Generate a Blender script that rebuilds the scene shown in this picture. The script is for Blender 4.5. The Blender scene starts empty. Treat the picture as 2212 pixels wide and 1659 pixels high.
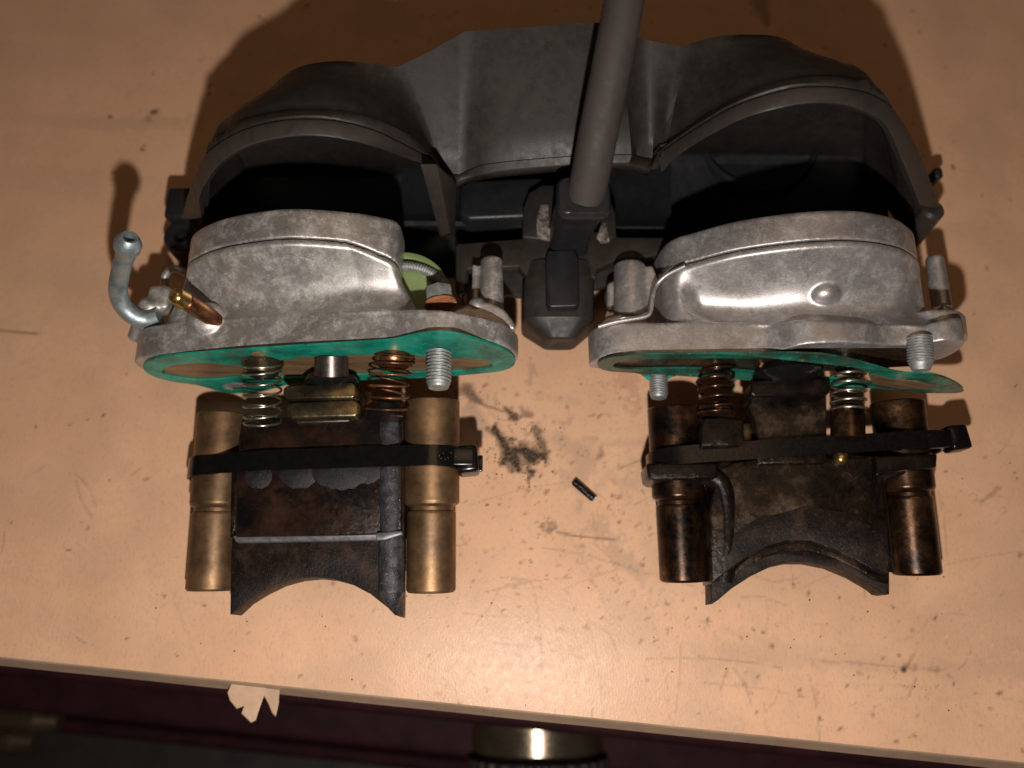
import bpy, bmesh, math, random
import numpy as np
from mathutils import Vector, Matrix, noise as mnoise
S = bpy.context.scene
C = S.collection
PI = math.pi
# ------------------------------------------------------------------ camera, world, lights
# one Blender unit = 1 cm.  The bench top is z = 0, the camera hangs about 19 cm above it.
TILT = math.radians(18); FPX = 1736.0; H = 19.0; YC = -H*math.tan(TILT)
cam = bpy.data.cameras.new('camera'); camo = bpy.data.objects.new('camera', cam); C.objects.link(camo)
camo.location = (0, YC, H); camo.rotation_euler = (TILT, 0, 0)
cam.sensor_width = 36; cam.lens = FPX/2212*36; cam.clip_start = .1; cam.clip_end = 500
cam.dof.use_dof = True; cam.dof.focus_distance = 16.9; cam.dof.aperture_fstop = .095
S.camera = camo
S.render.resolution_x = 1024; S.render.resolution_y = 768
wd = bpy.data.worlds.new('World'); S.world = wd; wd.use_nodes = True
bg = wd.node_tree.nodes['Background']; bg.inputs[0].default_value = (1, .74, .5, 1); bg.inputs[1].default_value = .022
S.view_settings.view_transform = 'Standard'; S.view_settings.look = 'None'
S.view_settings.exposure = 0; S.view_settings.gamma = 1
def lamp(name, kind, loc, energy, col, **k):
    l = bpy.data.lights.new(name, kind); l.energy = energy; l.color = col
    for a, b in k.items(): setattr(l, a, b)
    o = bpy.data.objects.new(name, l); C.objects.link(o); o.location = loc; return o
# the phone's flash, 5 cm below the lens, and the dim warm ceiling lamp of the workshop
lamp('flash_lamp', 'POINT', (0.1, YC-5*math.cos(TILT), H-5*math.sin(TILT)), 15400, (1, .94, .865), shadow_soft_size=.28)
lamp('ceiling_lamp', 'AREA', (20, 40, 150), 15500, (1, .64, .37), size=60)

def ray(u, v):
    a = (u-1106)/FPX; b = (v-829.5)/FPX
    return Vector((a, math.sin(TILT)-b*math.cos(TILT), -math.cos(TILT)-b*math.sin(TILT)))
def W(u, v, z):
    "point of the place at height z seen at photo position u, v (photo 2212 wide)"
    if callable(z):
        zz = 1.5
        for _ in range(8): p = W(u, v, zz); zz = z(p.x, p.y)
        return W(u, v, zz)
    d = ray(u, v); s = (z-H)/d.z
    return Vector((d.x*s, YC+d.y*s, z))
def Yp(u, v, y):
    d = ray(u, v); s = (y-YC)/d.y
    return Vector((d.x*s, y, H+d.z*s))

# ------------------------------------------------------------------ helpers
rng = random.Random(7); nr = np.random.default_rng(5)
def empty(name, label, cat, loc=(0, 0, 0), group=None):
    o = bpy.data.objects.new(name, None); C.objects.link(o); o.location = loc; o.empty_display_size = .5
    o['label'] = label; o['category'] = cat
    if group: o['group'] = group
    return o
def tag(o, label, cat, group=None):
    o['label'] = label; o['category'] = cat
    if group: o['group'] = group
    return o
def top_of(p):
    while p.parent: p = p.parent
    return p
def mk(name, V, F, mat, parent=None, smooth=True, angle=40, label=None, mods=()):
    me = bpy.data.meshes.new(name)
    off = Vector((0, 0, 0))
    if parent: off = top_of(parent).location
    me.from_pydata([tuple(Vector(v)-off) for v in V], [], F)
    return fin(name, me, mat, parent, smooth, angle, label)
def fin(name, me, mat, parent, smooth=True, angle=40, label=None):
    me.validate(); me.materials.append(mat)
    if smooth:
        me.shade_smooth()
        try: me.set_sharp_from_angle(angle=math.radians(angle))
        except Exception: pass
    o = bpy.data.objects.new(name, me); C.objects.link(o)
    if parent: o.parent = parent
    if label: o['label'] = label
    return o
def frombm(name, bm, mat, parent=None, smooth=True, angle=40, label=None):
    off = top_of(parent).location if parent else Vector((0, 0, 0))
    bmesh.ops.translate(bm, vec=-off, verts=bm.verts)
    bmesh.ops.recalc_face_normals(bm, faces=bm.faces)
    me = bpy.data.meshes.new(name); bm.to_mesh(me); bm.free()
    return fin(name, me, mat, parent, smooth, angle, label)
def bevel(bm, w, seg=2, ang=35):
    es = [e for e in bm.edges if len(e.link_faces) == 2 and e.calc_face_angle(0) > math.radians(ang)]
    bmesh.ops.bevel(bm, geom=es, offset=w, segments=seg, affect='EDGES', profile=.5, clamp_overlap=True)
def prism(bm, top, bottom):
    "closed solid between two equal-length outlines"
    a = [bm.verts.new(p) for p in top]; b = [bm.verts.new(p) for p in bottom]
    n = len(a); bm.faces.new(a); bm.faces.new(b[::-1])
    for i in range(n):
        j = (i+1) % n; bm.faces.new((a[i], b[i], b[j], a[j]))
def slab(px, zf, th, bev=.04, seg=2, bm=None, shrink=1.0):
    own = bm is None
    b2 = bmesh.new()
    t = [W(u, v, zf) for u, v in px]
    prism(b2, t, [p-Vector((0, 0, th)) for p in t])
    bmesh.ops.recalc_face_normals(b2, faces=b2.faces)
    if bev: bevel(b2, bev, seg)
    if own: return b2
    me = bpy.data.meshes.new('t'); b2.to_mesh(me); b2.free(); bm.from_mesh(me); bpy.data.meshes.remove(me); return bm
def box(bm, cx, cy, cz, sx, sy, sz, bev=.04, rot=None, seg=2):
    b2 = bmesh.new(); bmesh.ops.create_cube(b2, size=1)
    bmesh.ops.scale(b2, vec=(sx, sy, sz), verts=b2.verts)
    if bev: bmesh.ops.bevel(b2, geom=b2.edges[:], offset=bev, segments=seg, affect='EDGES', profile=.5)
    if rot: bmesh.ops.rotate(b2, cent=(0, 0, 0), matrix=rot, verts=b2.verts)
    bmesh.ops.translate(b2, vec=(cx, cy, cz), verts=b2.verts)
    me = bpy.data.meshes.new('t'); b2.to_mesh(me); b2.free(); bm.from_mesh(me); bpy.data.meshes.remove(me)
    return bm
def lathe_vf(p0, p1, prof, n=40, cap=True):
    "surface of revolution round the line p0-p1, prof = [(distance, radius)]"
    p0 = Vector(p0); p1 = Vector(p1); d = (p1-p0).normalized(); q = d.to_track_quat('Z', 'Y')
    V = []; F = []; pp = [prof[0]]
    for (t0, r0_), (t1, r1_) in zip(prof, prof[1:]):                  # hold long straight runs with support loops
        L_ = math.hypot(t1-t0, r1_-r0_)
        if L_ > .12:
            for f in (.02/L_, 1-.02/L_): pp.append((t0+(t1-t0)*f, r0_+(r1_-r0_)*f))
        pp.append((t1, r1_))
    prof = pp
    for t, r in prof:
        for i in range(n):
            a = 2*PI*i/n; V.append(p0+d*t+q @ Vector((r*math.cos(a), r*math.sin(a), 0)))
    m = len(prof)
    for k in range(m-1):
        for i in range(n):
            j = (i+1) % n; F.append((k*n+i, k*n+j, (k+1)*n+j, (k+1)*n+i))
    if cap:
        F.append(tuple(range(n))[::-1]); F.append(tuple((m-1)*n+i for i in range(n)))
    return V, F
def lathe(name, p0, p1, prof, mat, parent, n=40, cap=True, **k):
    V, F = lathe_vf(p0, p1, prof, n, cap); return mk(name, V, F, mat, parent, **k)
def bm_lathe(bm, p0, p1, prof, n=32):
    V, F = lathe_vf(p0, p1, prof, n)
    vs = [bm.verts.new(v) for v in V]
    for f in F: bm.faces.new([vs[i] for i in f])
def tube_vf(path, rad, n=12, cap=True, closed=False):
    path = [Vector(p) for p in path]; V = []; F = []; m = len(path)
    up = None
    for k, p in enumerate(path):
        a = path[max(0, k-1)]; b = path[min(m-1, k+1)]
        d = (b-a).normalized()
        if up is None:
            up = d.orthogonal().normalized()
        up = (up-d*up.dot(d)).normalized(); s = d.cross(up)
        r = rad(k/(m-1)) if callable(rad) else rad
        for i in range(n):
            t = 2*PI*i/n; V.append(p+up*(r*math.cos(t))+s*(r*math.sin(t)))
    for k in range(m-1):
        for i in range(n):
            j = (i+1) % n; F.append((k*n+i, k*n+j, (k+1)*n+j, (k+1)*n+i))
    if cap: F.append(tuple(range(n))[::-1]); F.append(tuple((m-1)*n+i for i in range(n)))
    return V, F
def tube(name, path, rad, mat, parent, n=12, **k):
    V, F = tube_vf(path, rad, n); return mk(name, V, F, mat, parent, angle=60, **k)
def smoothpath(pts, n=8):
    pts = [Vector(p) for p in pts]; out = []
    for i in range(len(pts)-1):
        p0 = pts[max(0, i-1)]; p1 = pts[i]; p2 = pts[i+1]; p3 = pts[min(len(pts)-1, i+2)]
        for k in range(n):
            t = k/n
            out.append(.5*((2*p1)+(p2-p0)*t+(2*p0-5*p1+4*p2-p3)*t*t+(3*p1-p0-3*p2+p3)*t**3))
    out.append(pts[-1]); return out
def grid_vf(rows, closed=False):
    m = len(rows); n = len(rows[0]); V = [p for r in rows for p in r]; F = []
    for k in range(m-1):
        for i in range(n-1 if not closed else n):
            j = (i+1) % n; F.append((k*n+i, k*n+j, (k+1)*n+j, (k+1)*n+i))
    return V, F
def helix(a, b, R, turns, wire, mat, parent, name='spring', lean=0, n=22, closed_end=.12, Rf=None, wob=0):
    a = Vector(a); b = Vector(b); d = (b-a); L = d.length; d.normalize(); q = d.to_track_quat('Z', 'Y')
    P = []; N = int(turns*n)
    for k in range(N+1):
        t = k/N
        # ends are wound close, the middle is open
        e = closed_end
        if t < e: y = t*.35
        elif t > 1-e: y = 1-(1-t)*.35
        else: y = e*.35+(t-e)/(1-2*e)*(1-e*.7)
        r = R*(Rf(t) if Rf else 1)
        w = wob*math.sin(t*turns*1.7)
        P.append(a+d*(y*L)+q @ Vector((r*math.cos(2*PI*k/n)+w, r*math.sin(2*PI*k/n), 0)))
    V, F = tube_vf(P, wire, 7); return mk(name, V, F, mat, parent, angle=80)
def thread_vf(p0, p1, r, pitch, amp, n=28, chamfer=.1):
    p0 = Vector(p0); p1 = Vector(p1); d = (p1-p0); L = d.length; d.normalize(); q = d.to_track_quat('Z', 'Y')
    st = pitch/7; m = int(L/st); V = []; F = []
    for k in range(m+1):
        t = L*k/m
        for i in range(n):
            a = 2*PI*i/n; ph = (t/pitch+i/n) % 1
            tri = abs(ph-.5)*2
            tri = min(1, max(0, (tri-.15)/.6))
            rr = r-amp*(1-tri)
            end = L-t
            if end < chamfer*2: rr = min(rr, r-(chamfer*2-end)*.42)
            V.append(p0+d*t+q @ Vector((rr*math.cos(a), rr*math.sin(a), 0)))
    for k in range(m):
        for i in range(n):
            j = (i+1) % n; F.append((k*n+i, k*n+j, (k+1)*n+j, (k+1)*n+i))
    F.append(tuple(range(n))[::-1]); F.append(tuple(m*n+i for i in range(n)))
    return V, F
def remesh(o, voxel=.05, smooth=4, rough=0.0, rscale=2.0):
    m = o.modifiers.new('remesh', 'REMESH'); m.mode = 'VOXEL'; m.voxel_size = voxel; m.use_smooth_shade = True
    s = o.modifiers.new('smooth', 'SMOOTH'); s.factor = .5; s.iterations = smooth
    return o
def interp(xs, pts):
    pts = sorted(pts); a = np.array(pts); return np.interp(xs, a[:, 0], a[:, 1])

# ------------------------------------------------------------------ materials
def nodes(name):
    m = bpy.data.materials.new(name); m.use_nodes = True; nt = m.node_tree; return m, nt, nt.nodes['Principled BSDF']
class NB:
    def __init__(s, nt):
        s.nt = nt; s.co = nt.nodes.new('ShaderNodeTexCoord').outputs['Object']
    def noise(s, scale, detail=6, rough=.6, vec=None, dist=0, out='Fac'):
        n = s.nt.nodes.new('ShaderNodeTexNoise'); n.inputs['Scale'].default_value = scale
        n.inputs['Detail'].default_value = detail; n.inputs['Roughness'].default_value = rough
        n.inputs['Distortion'].default_value = dist
        s.nt.links.new(vec or s.co, n.inputs['Vector']); return n.outputs[out]
    def mapping(s, scale=(1, 1, 1), rot=(0, 0, 0), loc=(0, 0, 0)):
        n = s.nt.nodes.new('ShaderNodeMapping'); n.inputs['Scale'].default_value = scale
        n.inputs['Rotation'].default_value = rot; n.inputs['Location'].default_value = loc
        s.nt.links.new(s.co, n.inputs['Vector']); return n.outputs[0]
    def ramp(s, fac, stops):
        n = s.nt.nodes.new('ShaderNodeValToRGB'); cr = n.color_ramp
        while len(cr.elements) < len(stops): cr.elements.new(.5)
        for e, (p, c) in zip(cr.elements, stops):
            e.position = p; e.color = (*(c if hasattr(c, '__len__') else (c, c, c)), 1)
        s.nt.links.new(fac, n.inputs[0]); return n.outputs[0]
    def mix(s, fac, a, b, mode='MIX'):
        n = s.nt.nodes.new('ShaderNodeMix'); n.data_type = 'RGBA'; n.blend_type = mode
        for i, x in ((0, fac), (6, a), (7, b)):
            if hasattr(x, 'is_linked'): s.nt.links.new(x, n.inputs[i])
            else: n.inputs[i].default_value = x if i == 0 else (*x, 1)
        return n.outputs[2]
    def math(s, op, a, b=0.0):
        n = s.nt.nodes.new('ShaderNodeMath'); n.operation = op
        for i, x in ((0, a), (1, b)):
            if hasattr(x, 'is_linked'): s.nt.links.new(x, n.inputs[i])
            else: n.inputs[i].default_value = x
        return n.outputs[0]
    def bump(s, h, strength, dist, prev=None):
        n = s.nt.nodes.new('ShaderNodeBump'); n.inputs['Strength'].default_value = strength; n.inputs['Distance'].default_value = dist
        s.nt.links.new(h, n.inputs['Height'])
        if prev: s.nt.links.new(prev, n.inputs['Normal'])
        return n.outputs[0]
def surf(name, stops, scale=3, metal=0, rough=(.4, .6), rscale=8, bump=.3, bscale=30, bdist=.02, speck=None, speck_scale=25, speck_t=.62,
         stretch=None, patch=None, patch_scale=.8, patch_t=(.5, .6), spec=.5, detail=7, coat=0):
    m, nt, b = nodes(name); N = NB(nt)
    vec = N.mapping(stretch) if stretch else None
    col = N.ramp(N.noise(scale, detail, .65, vec), stops)
    if patch: col = N.mix(N.ramp(N.noise(patch_scale, 8, .7), ((patch_t[0], 0), (patch_t[1], 1))), col, patch)
    if speck: col = N.mix(N.ramp(N.noise(speck_scale, 3, .7), ((speck_t, 0), (speck_t+.06, 1))), col, speck)
    nt.links.new(col, b.inputs['Base Color'])
    r = N.ramp(N.noise(rscale, 6, .65, vec), ((.35, rough[0]), (.65, rough[1]))); nt.links.new(r, b.inputs['Roughness'])
    b.inputs['Metallic'].default_value = metal; b.inputs['Specular IOR Level'].default_value = spec
    if coat: b.inputs['Coat Weight'].default_value = coat; b.inputs['Coat Roughness'].default_value = .12
    if bump:
        nt.links.new(N.bump(N.noise(bscale, 5, .7), bump, bdist), b.inputs['Normal'])
    return m
M = {}
def castmat(name, tone, fine=1.0, loc=(0, 0, 0)):
    m, nt, b = nodes(name); N = NB(nt)
    base = N.ramp(N.noise(1.2, 5, .6, N.mapping(loc=loc)), ((.35, tuple(.82*c for c in tone)), (.65, tuple(1.12*c for c in tone))))
    blot = N.ramp(N.noise(2.6, 9, .8, N.mapping(loc=loc), dist=.4), ((.47, 0), (.62, 1)))
    grain = N.ramp(N.noise(17, 6, .85), ((.43, 0), (.58, 1)))
    col = N.mix(N.math('MULTIPLY', N.math('MULTIPLY', blot, grain), .75*fine), base, (.78, .78, .76))
    col = N.mix(N.math('MULTIPLY', grain, .25), col, (.62, .58, .55))
    dirt = N.ramp(N.noise(1.9, 9, .75, N.mapping(loc=(3, 5, 1))), ((.5, 0), (.68, 1)))
    col = N.mix(N.math('MULTIPLY', N.math('MULTIPLY', dirt, N.ramp(N.noise(11, 6, .8), ((.4, .3), (.6, 1)))), .5), col, (.17, .145, .13))
    sp = N.ramp(N.noise(36, 5, .8, N.mapping(loc=(1, 8, 1))), ((.56, 0), (.64, 1)))
    col = N.mix(N.math('MULTIPLY', sp, .5*fine), col, (.13, .11, .10))
    ru = N.ramp(N.noise(5.1, 8, .8, N.mapping(loc=(9, 2, 7))), ((.66, 0), (.73, 1)))
    col = N.mix(N.math('MULTIPLY', ru, .4), col, (.34, .17, .09))
    nt.links.new(col, b.inputs['Base Color'])
    nt.links.new(N.math('SUBTRACT', .78, N.math('MULTIPLY', blot, .3*fine)), b.inputs['Metallic'])
    r = N.ramp(N.noise(9, 7, .75), ((.38, .37), (.62, .50))); nt.links.new(r, b.inputs['Roughness'])
    nt.links.new(N.bump(N.noise(34, 5, .7), .32, .015), b.inputs['Normal']); return m
M['cast'] = castmat('cast_aluminium', (.47, .44, .42))
M['cast2'] = castmat('cleaner_cast_aluminium', (.44, .41, .41), .6, (4, 1, 2))
def plastic(name, c, r=(.38, .6), dusty=.5):
    m, nt, b = nodes(name); N = NB(nt)
    base = N.ramp(N.noise(1.0, 7, .65), ((.3, tuple(.8*x for x in c)), (.7, tuple(1.25*x for x in c))))
    d = N.ramp(N.noise(3.2, 9, .75, N.mapping(loc=(4, 1, 2))), ((.45, 0), (.75, 1)))
    col = N.mix(N.math('MULTIPLY', d, dusty), base, (.055, .04, .031))
    sp = N.ramp(N.noise(40, 3, .8), ((.7, 0), (.76, 1))); col = N.mix(N.math('MULTIPLY', sp, dusty), col, (.2, .15, .11))
    nt.links.new(col, b.inputs['Base Color'])
    nt.links.new(N.ramp(N.noise(4, 7, .7), ((.35, r[0]), (.65, r[1]))), b.inputs['Roughness']); b.inputs['Specular IOR Level'].default_value = .32
    nt.links.new(N.bump(N.noise(28, 4, .7), .10, .02), b.inputs['Normal']); return m
M['plastic'] = plastic('dusty_black_plastic', (.019, .0158, .0145), (.40, .58), .42)
M['rim'] = plastic('scuffed_rim_plastic', (.033, .0275, .0255), (.36, .55), .7)
M['plastic_in'] = plastic('clean_black_plastic', (.013, .0135, .0155), (.3, .45), .15)
M['rubber'] = plastic('grey_black_rubber', (.042, .034, .032), (.55, .8), .4)
M['nylon'] = surf('black_nylon', ((.3, (.003, .003, .0035)), (.7, (.006, .0055, .0055))), 6, 0, (.16, .24), bump=0, spec=.35)
M['nylon_oily'] = surf('oily_black_nylon', ((.3, (.003, .003, .003)), (.7, (.006, .005, .005))), 6, 0, (.12, .3), rscale=14, bump=.1, bscale=10, speck=(.05, .045, .04), speck_t=.72, spec=.25)
M['bronze'] = surf('bronze_anodised_tube', ((.36, (.095, .057, .031)), (.5, (.16, .094, .049)), (.64, (.25, .14, .068))), 1.3, .72, (.38, .5), bump=.1, bscale=60,
                   speck=(.45, .28, .15), speck_scale=45, speck_t=.66)
M['bronze_oily'] = surf('oily_bronze_tube', ((.36, (.02, .010, .007)), (.5, (.075, .036, .018)), (.66, (.20, .105, .05))), 1.2, .8, (.2, .36), rscale=9, bump=.12, bscale=40,
                        patch=(.008, .006, .005), patch_scale=.7, patch_t=(.42, .60), speck=(.2, .13, .1), speck_scale=42, speck_t=.68)
M['carbon'] = surf('carbon_caked_valve', ((.36, (.006, .004, .004)), (.5, (.018, .009, .006)), (.64, (.038, .018, .012))), 1.1, .1, (.08, .28), rscale=8,
                   bump=.45, bscale=15, bdist=.03, patch=(.005, .004, .004), patch_scale=.62, patch_t=(.47, .56), speck=(.12, .12, .13), speck_scale=34, speck_t=.68, spec=.35)
M['carbon_wet'] = surf('wet_carbon', ((.35, (.003, .0025, .0025)), (.55, (.009, .006, .005)), (.7, (.022, .015, .013))), 2.5, 0, (.08, .24), rscale=12, bump=.6, bscale=9, bdist=.03, spec=.26)
M['carbon_grey'] = surf('rough_grey_carbon', ((.35, (.012, .012, .013)), (.5, (.035, .035, .038)), (.65, (.07, .07, .075))), 5, .3, (.3, .5), rscale=20, bump=.6, bscale=38, bdist=.02, speck=(.3, .3, .32), speck_scale=40, speck_t=.62)
M['soot'] = surf('sooty_carbon', ((.36, (.004, .003, .003)), (.52, (.014, .008, .006)), (.66, (.034, .019, .014))), 2.2, 0, (.34, .6), rscale=9, bump=.7, bscale=14, bdist=.03, speck=(.16, .15, .15), speck_scale=30, speck_t=.66, spec=.2)
M['carbon_edge'] = surf('scoured_grey_edge', ((.3, (.10, .10, .105)), (.7, (.2, .2, .21))), 8, .4, (.35, .5), bump=.2)
def valve_b():
    m, nt, b = nodes('oil_stained_valve_plate'); N = NB(nt)
    c = N.ramp(N.noise(.9, 10, .72), ((.40, (.004, .003, .003)), (.50, (.016, .010, .007)), (.57, (.05, .032, .022)), (.68, (.115, .088, .07))))
    sp = N.ramp(N.noise(45, 3, .7), ((.68, 0), (.74, 1))); c = N.mix(N.math('MULTIPLY', sp, .4), c, (.25, .22, .2))
    nt.links.new(c, b.inputs['Base Color']); b.inputs['Metallic'].default_value = .35
    nt.links.new(N.ramp(N.noise(6, 7, .7), ((.38, .08), (.62, .32))), b.inputs['Roughness'])
    nt.links.new(N.bump(N.noise(13, 6, .7), .45, .03), b.inputs['Normal']); return m
M['valve_b'] = valve_b()
M['green'] = surf('green_gasket_coating', ((.36, (.004, .09, .065)), (.5, (.0, .20, .14)), (.64, (.02, .29, .21))), 1.3, 0, (.3, .5), bump=.3, bscale=40, patch=(.07, .11, .075), patch_scale=1.7, patch_t=(.56, .70),
                  speck=(.16, .2, .13), speck_scale=14, speck_t=.63)
M['green_oily'] = surf('oily_green_gasket', ((.38, (.02, .035, .026)), (.52, (.01, .10, .07)), (.66, (.01, .22, .155))), .9, .1, (.2, .42), bump=.15, bscale=25,
                       speck=(.14, .12, .07), speck_scale=9, speck_t=.62)
M['tan'] = surf('varnished_flange_face', ((.3, (.12, .07, .045)), (.5, (.24, .14, .075)), (.75, (.33, .21, .11))), 1.8, .35, (.28, .5), bump=.1, stretch=(.5, 1, 2))
M['tan_dark'] = surf('oily_flange_face', ((.3, (.012, .008, .006)), (.55, (.05, .028, .016)), (.8, (.16, .09, .04))), 1.2, .4, (.18, .4), bump=.1)
M['zinc'] = surf('zinc_plated_steel', ((.3, (.20, .205, .205)), (.7, (.42, .43, .43))), 9, .6, (.42, .6), bump=.25, bscale=35)
M['zinc_blue'] = surf('blue_zinc_pipe', ((.3, (.20, .25, .28)), (.5, (.36, .43, .46)), (.72, (.5, .5, .47))), 2.5, .8, (.38, .56), bump=.2, bscale=30, speck=(.3, .2, .14), speck_scale=9, speck_t=.66)
M['spring'] = surf('spring_steel', ((.3, (.4, .36, .30)), (.7, (.62, .57, .48))), 5, .95, (.2, .35), bump=0)
M['spring_rust'] = surf('rusty_spring', ((.36, (.045, .022, .015)), (.5, (.16, .065, .032)), (.64, (.30, .15, .085))), 2.2, .7, (.25, .45), bump=.2)
M['spring_oily'] = surf('oily_spring', ((.3, (.02, .012, .009)), (.6, (.13, .07, .04)), (.8, (.45, .3, .18))), 1.8, .85, (.15, .3), bump=0)
M['brass'] = surf('brass', ((.3, (.42, .26, .09)), (.7, (.62, .42, .17))), 3, .95, (.22, .36), bump=.1, bscale=40)
M['copper'] = surf('copper', ((.36, (.13, .05, .026)), (.5, (.26, .105, .05)), (.64, (.36, .17, .09))), 2.6, .9, (.22, .4), bump=.1, bscale=40)
M['rod'] = surf('dark_steel_rod', ((.3, (.07, .055, .05)), (.7, (.16, .13, .12))), 4, .85, (.28, .4), bump=.1)
M['olive'] = surf('gold_passivated_steel', ((.38, (.05, .040, .024)), (.52, (.10, .082, .05)), (.66, (.22, .15, .07))), 1.2, .85, (.22, .38), bump=.12, bscale=22)
M['black_gloss'] = surf('wet_black_rubber', ((.3, (.004, .004, .005)), (.7, (.010, .009, .009))), 4, 0, (.08, .2), bump=.1, spec=.7)
M['lime'] = surf('green_painted_pulley', ((.3, (.16, .22, .085)), (.7, (.22, .29, .12))), 2, 0, (.35, .5), bump=.1)
M['rust'] = surf('rusty_washer', ((.3, (.25, .07, .03)), (.7, (.5, .2, .09))), 9, .1, (.6, .8), bump=.5)
M['hex'] = surf('dull_zinc_bolt', ((.3, (.22, .24, .25)), (.6, (.40, .41, .40)), (.8, (.5, .48, .44))), 4, .6, (.4, .6), bump=.3, bscale=30)
M['whitedirt'] = surf('dried_white_dust', ((.42, (.05, .042, .038)), (.6, (.24, .2, .175))), 7, 0, (.7, .9), bump=.6)

# ------------------------------------------------------------------ the bench top
e0 = W(0, 1418, -.3); e1 = W(2212, 1646, -.3)
ED = (e1-e0).normalized(); EN = Vector((-ED.y, ED.x, 0))          # along the edge, and inward
def st(p): q = Vector((p.x, p.y, e0.z))-e0; return q.dot(ED), q.dot(EN)
s0 = st(Vector((-16, 0, 0)))[0]
sa = np.concatenate([np.linspace(-60, -1.2, 14), np.arange(-1, 29.5, .044), np.linspace(30, 90, 14)])
ta = np.concatenate([np.array([0, .03, .08, .16]), np.arange(.22, 20.5, .044), np.linspace(21, 80, 14)])
SS, TT = np.meshgrid(sa, ta)
def tab_z(t): 
    z = np.where(t < 3.4, -.24*((3.4-t)/3.4)**2, 0.0)
    return z
X = e0.x+ED.x*SS+EN.x*TT; Y = e0.y+ED.y*SS+EN.y*TT; Z = tab_z(TT)
# stains, scratches and grime with a shape of their own, as masks on the bench (dark oil / rust / grey scuff)
def vnoise(x, y, sc, seed):
    r = np.random.default_rng(seed).random((64, 64)); fx = (x*sc) % 64; fy = (y*sc) % 64
    i = fx.astype(int); j = fy.astype(int); a = fx-i; b = fy-j; a = a*a*(3-2*a); b = b*b*(3-2*b)
    i1 = (i+1) % 64; j1 = (j+1) % 64
    return (r[i, j]*(1-a)+r[i1, j]*a)*(1-b)+(r[i, j1]*(1-a)+r[i1, j1]*a)*b
def fbm(x, y, sc, seed, o=4): return sum(vnoise(x, y, sc*2**k, seed+k)*.5**(k+1) for k in range(o))/(1-.5**o)
DK = np.zeros_like(X); RU = np.zeros_like(X); GR = np.zeros_like(X)
def stroke(A, pts, w, s, rag=.6, seed=1, px=True):
    P = [W(u, v, 0) if px else Vector((u, v, 0)) for u, v in pts]
    ws = w if hasattr(w, '__len__') else [w]*len(P)
    lo = min(p.x for p in P)-1.2, min(p.y for p in P)-1.2; hi = max(p.x for p in P)+1.2, max(p.y for p in P)+1.2
    k = (X > lo[0]) & (X < hi[0]) & (Y > lo[1]) & (Y < hi[1])
    x = X[k]; y = Y[k]; best = np.zeros_like(x)
    nz = fbm(x, y, 5, seed)
    for i in range(max(1, len(P)-1)):
        a = P[i]; b = P[min(i+1, len(P)-1)]; dx, dy = b.x-a.x, b.y-a.y; L2 = dx*dx+dy*dy+1e-9
        t = np.clip(((x-a.x)*dx+(y-a.y)*dy)/L2, 0, 1)
        d = np.hypot(x-a.x-t*dx, y-a.y-t*dy); ww = ws[i]*(1-t)+ws[min(i+1, len(P)-1)]*t
        d = d*(1+rag*(nz-.5)*2.4)
        best = np.maximum(best, np.clip(1.25-(d/ww)**1.3, 0, 1))
    A[k] = np.maximum(A[k], best*s)
stroke(DK, [(1068, 928), (1085, 955), (1100, 980), (1114, 998)], [.08, .15, .24, .28], 1.0, .95, 3)
stroke(DK, [(1052, 925), (1080, 945)], [.05, .08], .7, .9, 4)
stroke(DK, [(1112, 975), (1136, 972), (1149, 992)], [.2, .2, .25], 1.0, 1.15, 5)
stroke(DK, [(1112, 1000), (1121, 1014)], .12, 1.0, .6, 5)
stroke(RU, [(1125, 960), (1150, 985)], .14, .5, 1.2, 8)
stroke(DK, [(1005, 840), (1040, 872)], [.2, .08], .75, .9, 9)
stroke(DK, [(1040, 873), (1090, 890)], .045, .6, .9, 9); stroke(DK, [(1097, 888), (1115, 902)], .1, .9, 1.2, 11); stroke(DK, [(1135, 892), (1145, 897)], .06, .6, 1, 12)
stroke(GR, [(1020, 880), (1040, 930)], .22, .5, 1.2, 13); stroke(DK, [(1155, 925), (1170, 958), (1182, 990)], [.1, .13, .06], .75, 1.2, 14)
stroke(GR, [(1210, 950), (1270, 1000), (1240, 1040)], .35, .4, 1.2, 15); stroke(DK, [(1300, 965), (1290, 990)], .06, .35, 1, 16)
stroke(GR, [(1150, 790), (1145, 830)], .07, .5, 1, 17); stroke(GR, [(1160, 850), (1250, 870)], .12, .2, 1, 18)
stroke(GR, [(1300, 960), (1420, 955)], .12, .25, 1, 19); stroke(GR, [(1310, 1030), (1370, 1050)], .18, .3, 1, 20)
stroke(DK, [(1185, 1148), (1200, 1140)], .07, .6, 1.2, 21); stroke(DK, [(1205, 1150), (1240, 1157), (1330, 1167)], [.05, .03, .025], .5, .6, 22)
stroke(GR, [(1290, 1140), (1330, 1190), (1380, 1240)], .22, .4, 1.3, 23); stroke(DK, [(1337, 1128)], .05, .7, 1, 24)
stroke(DK, [(332, 242)], .1, .8, .8, 25); stroke(RU, [(320, 255)], .1, .5, 1, 26); stroke(DK, [(1955, 1446)], .085, 1, .2, 27); stroke(RU, [(1960, 1440), (1975, 1415)], .05, .5, .6, 28)
stroke(DK, [(50, 278)], .07, .5, .5, 29); stroke(DK, [(765, 1377), (767, 1382)], .06, .5, .5, 30); stroke(DK, [(1670, 1395)], .06, .6, .8, 31)
stroke(DK, [(1640, 0), (1655, 45)], [.35, .2], .45, .8, 32); stroke(GR, [(0, 265), (200, 268), (420, 262)], .25, .22, .8, 33)
stroke(GR, [(1560, 1410), (1800, 1432), (2212, 1450)], [.3, .2, .25], .22, 1, 34); stroke(DK, [(1780, 1428), (1900, 1436), (2030, 1447)], .03, .25, 1.4, 35)
stroke(GR, [(0, 1430), (160, 1430)], .1, .1, 1, 36)
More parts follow.
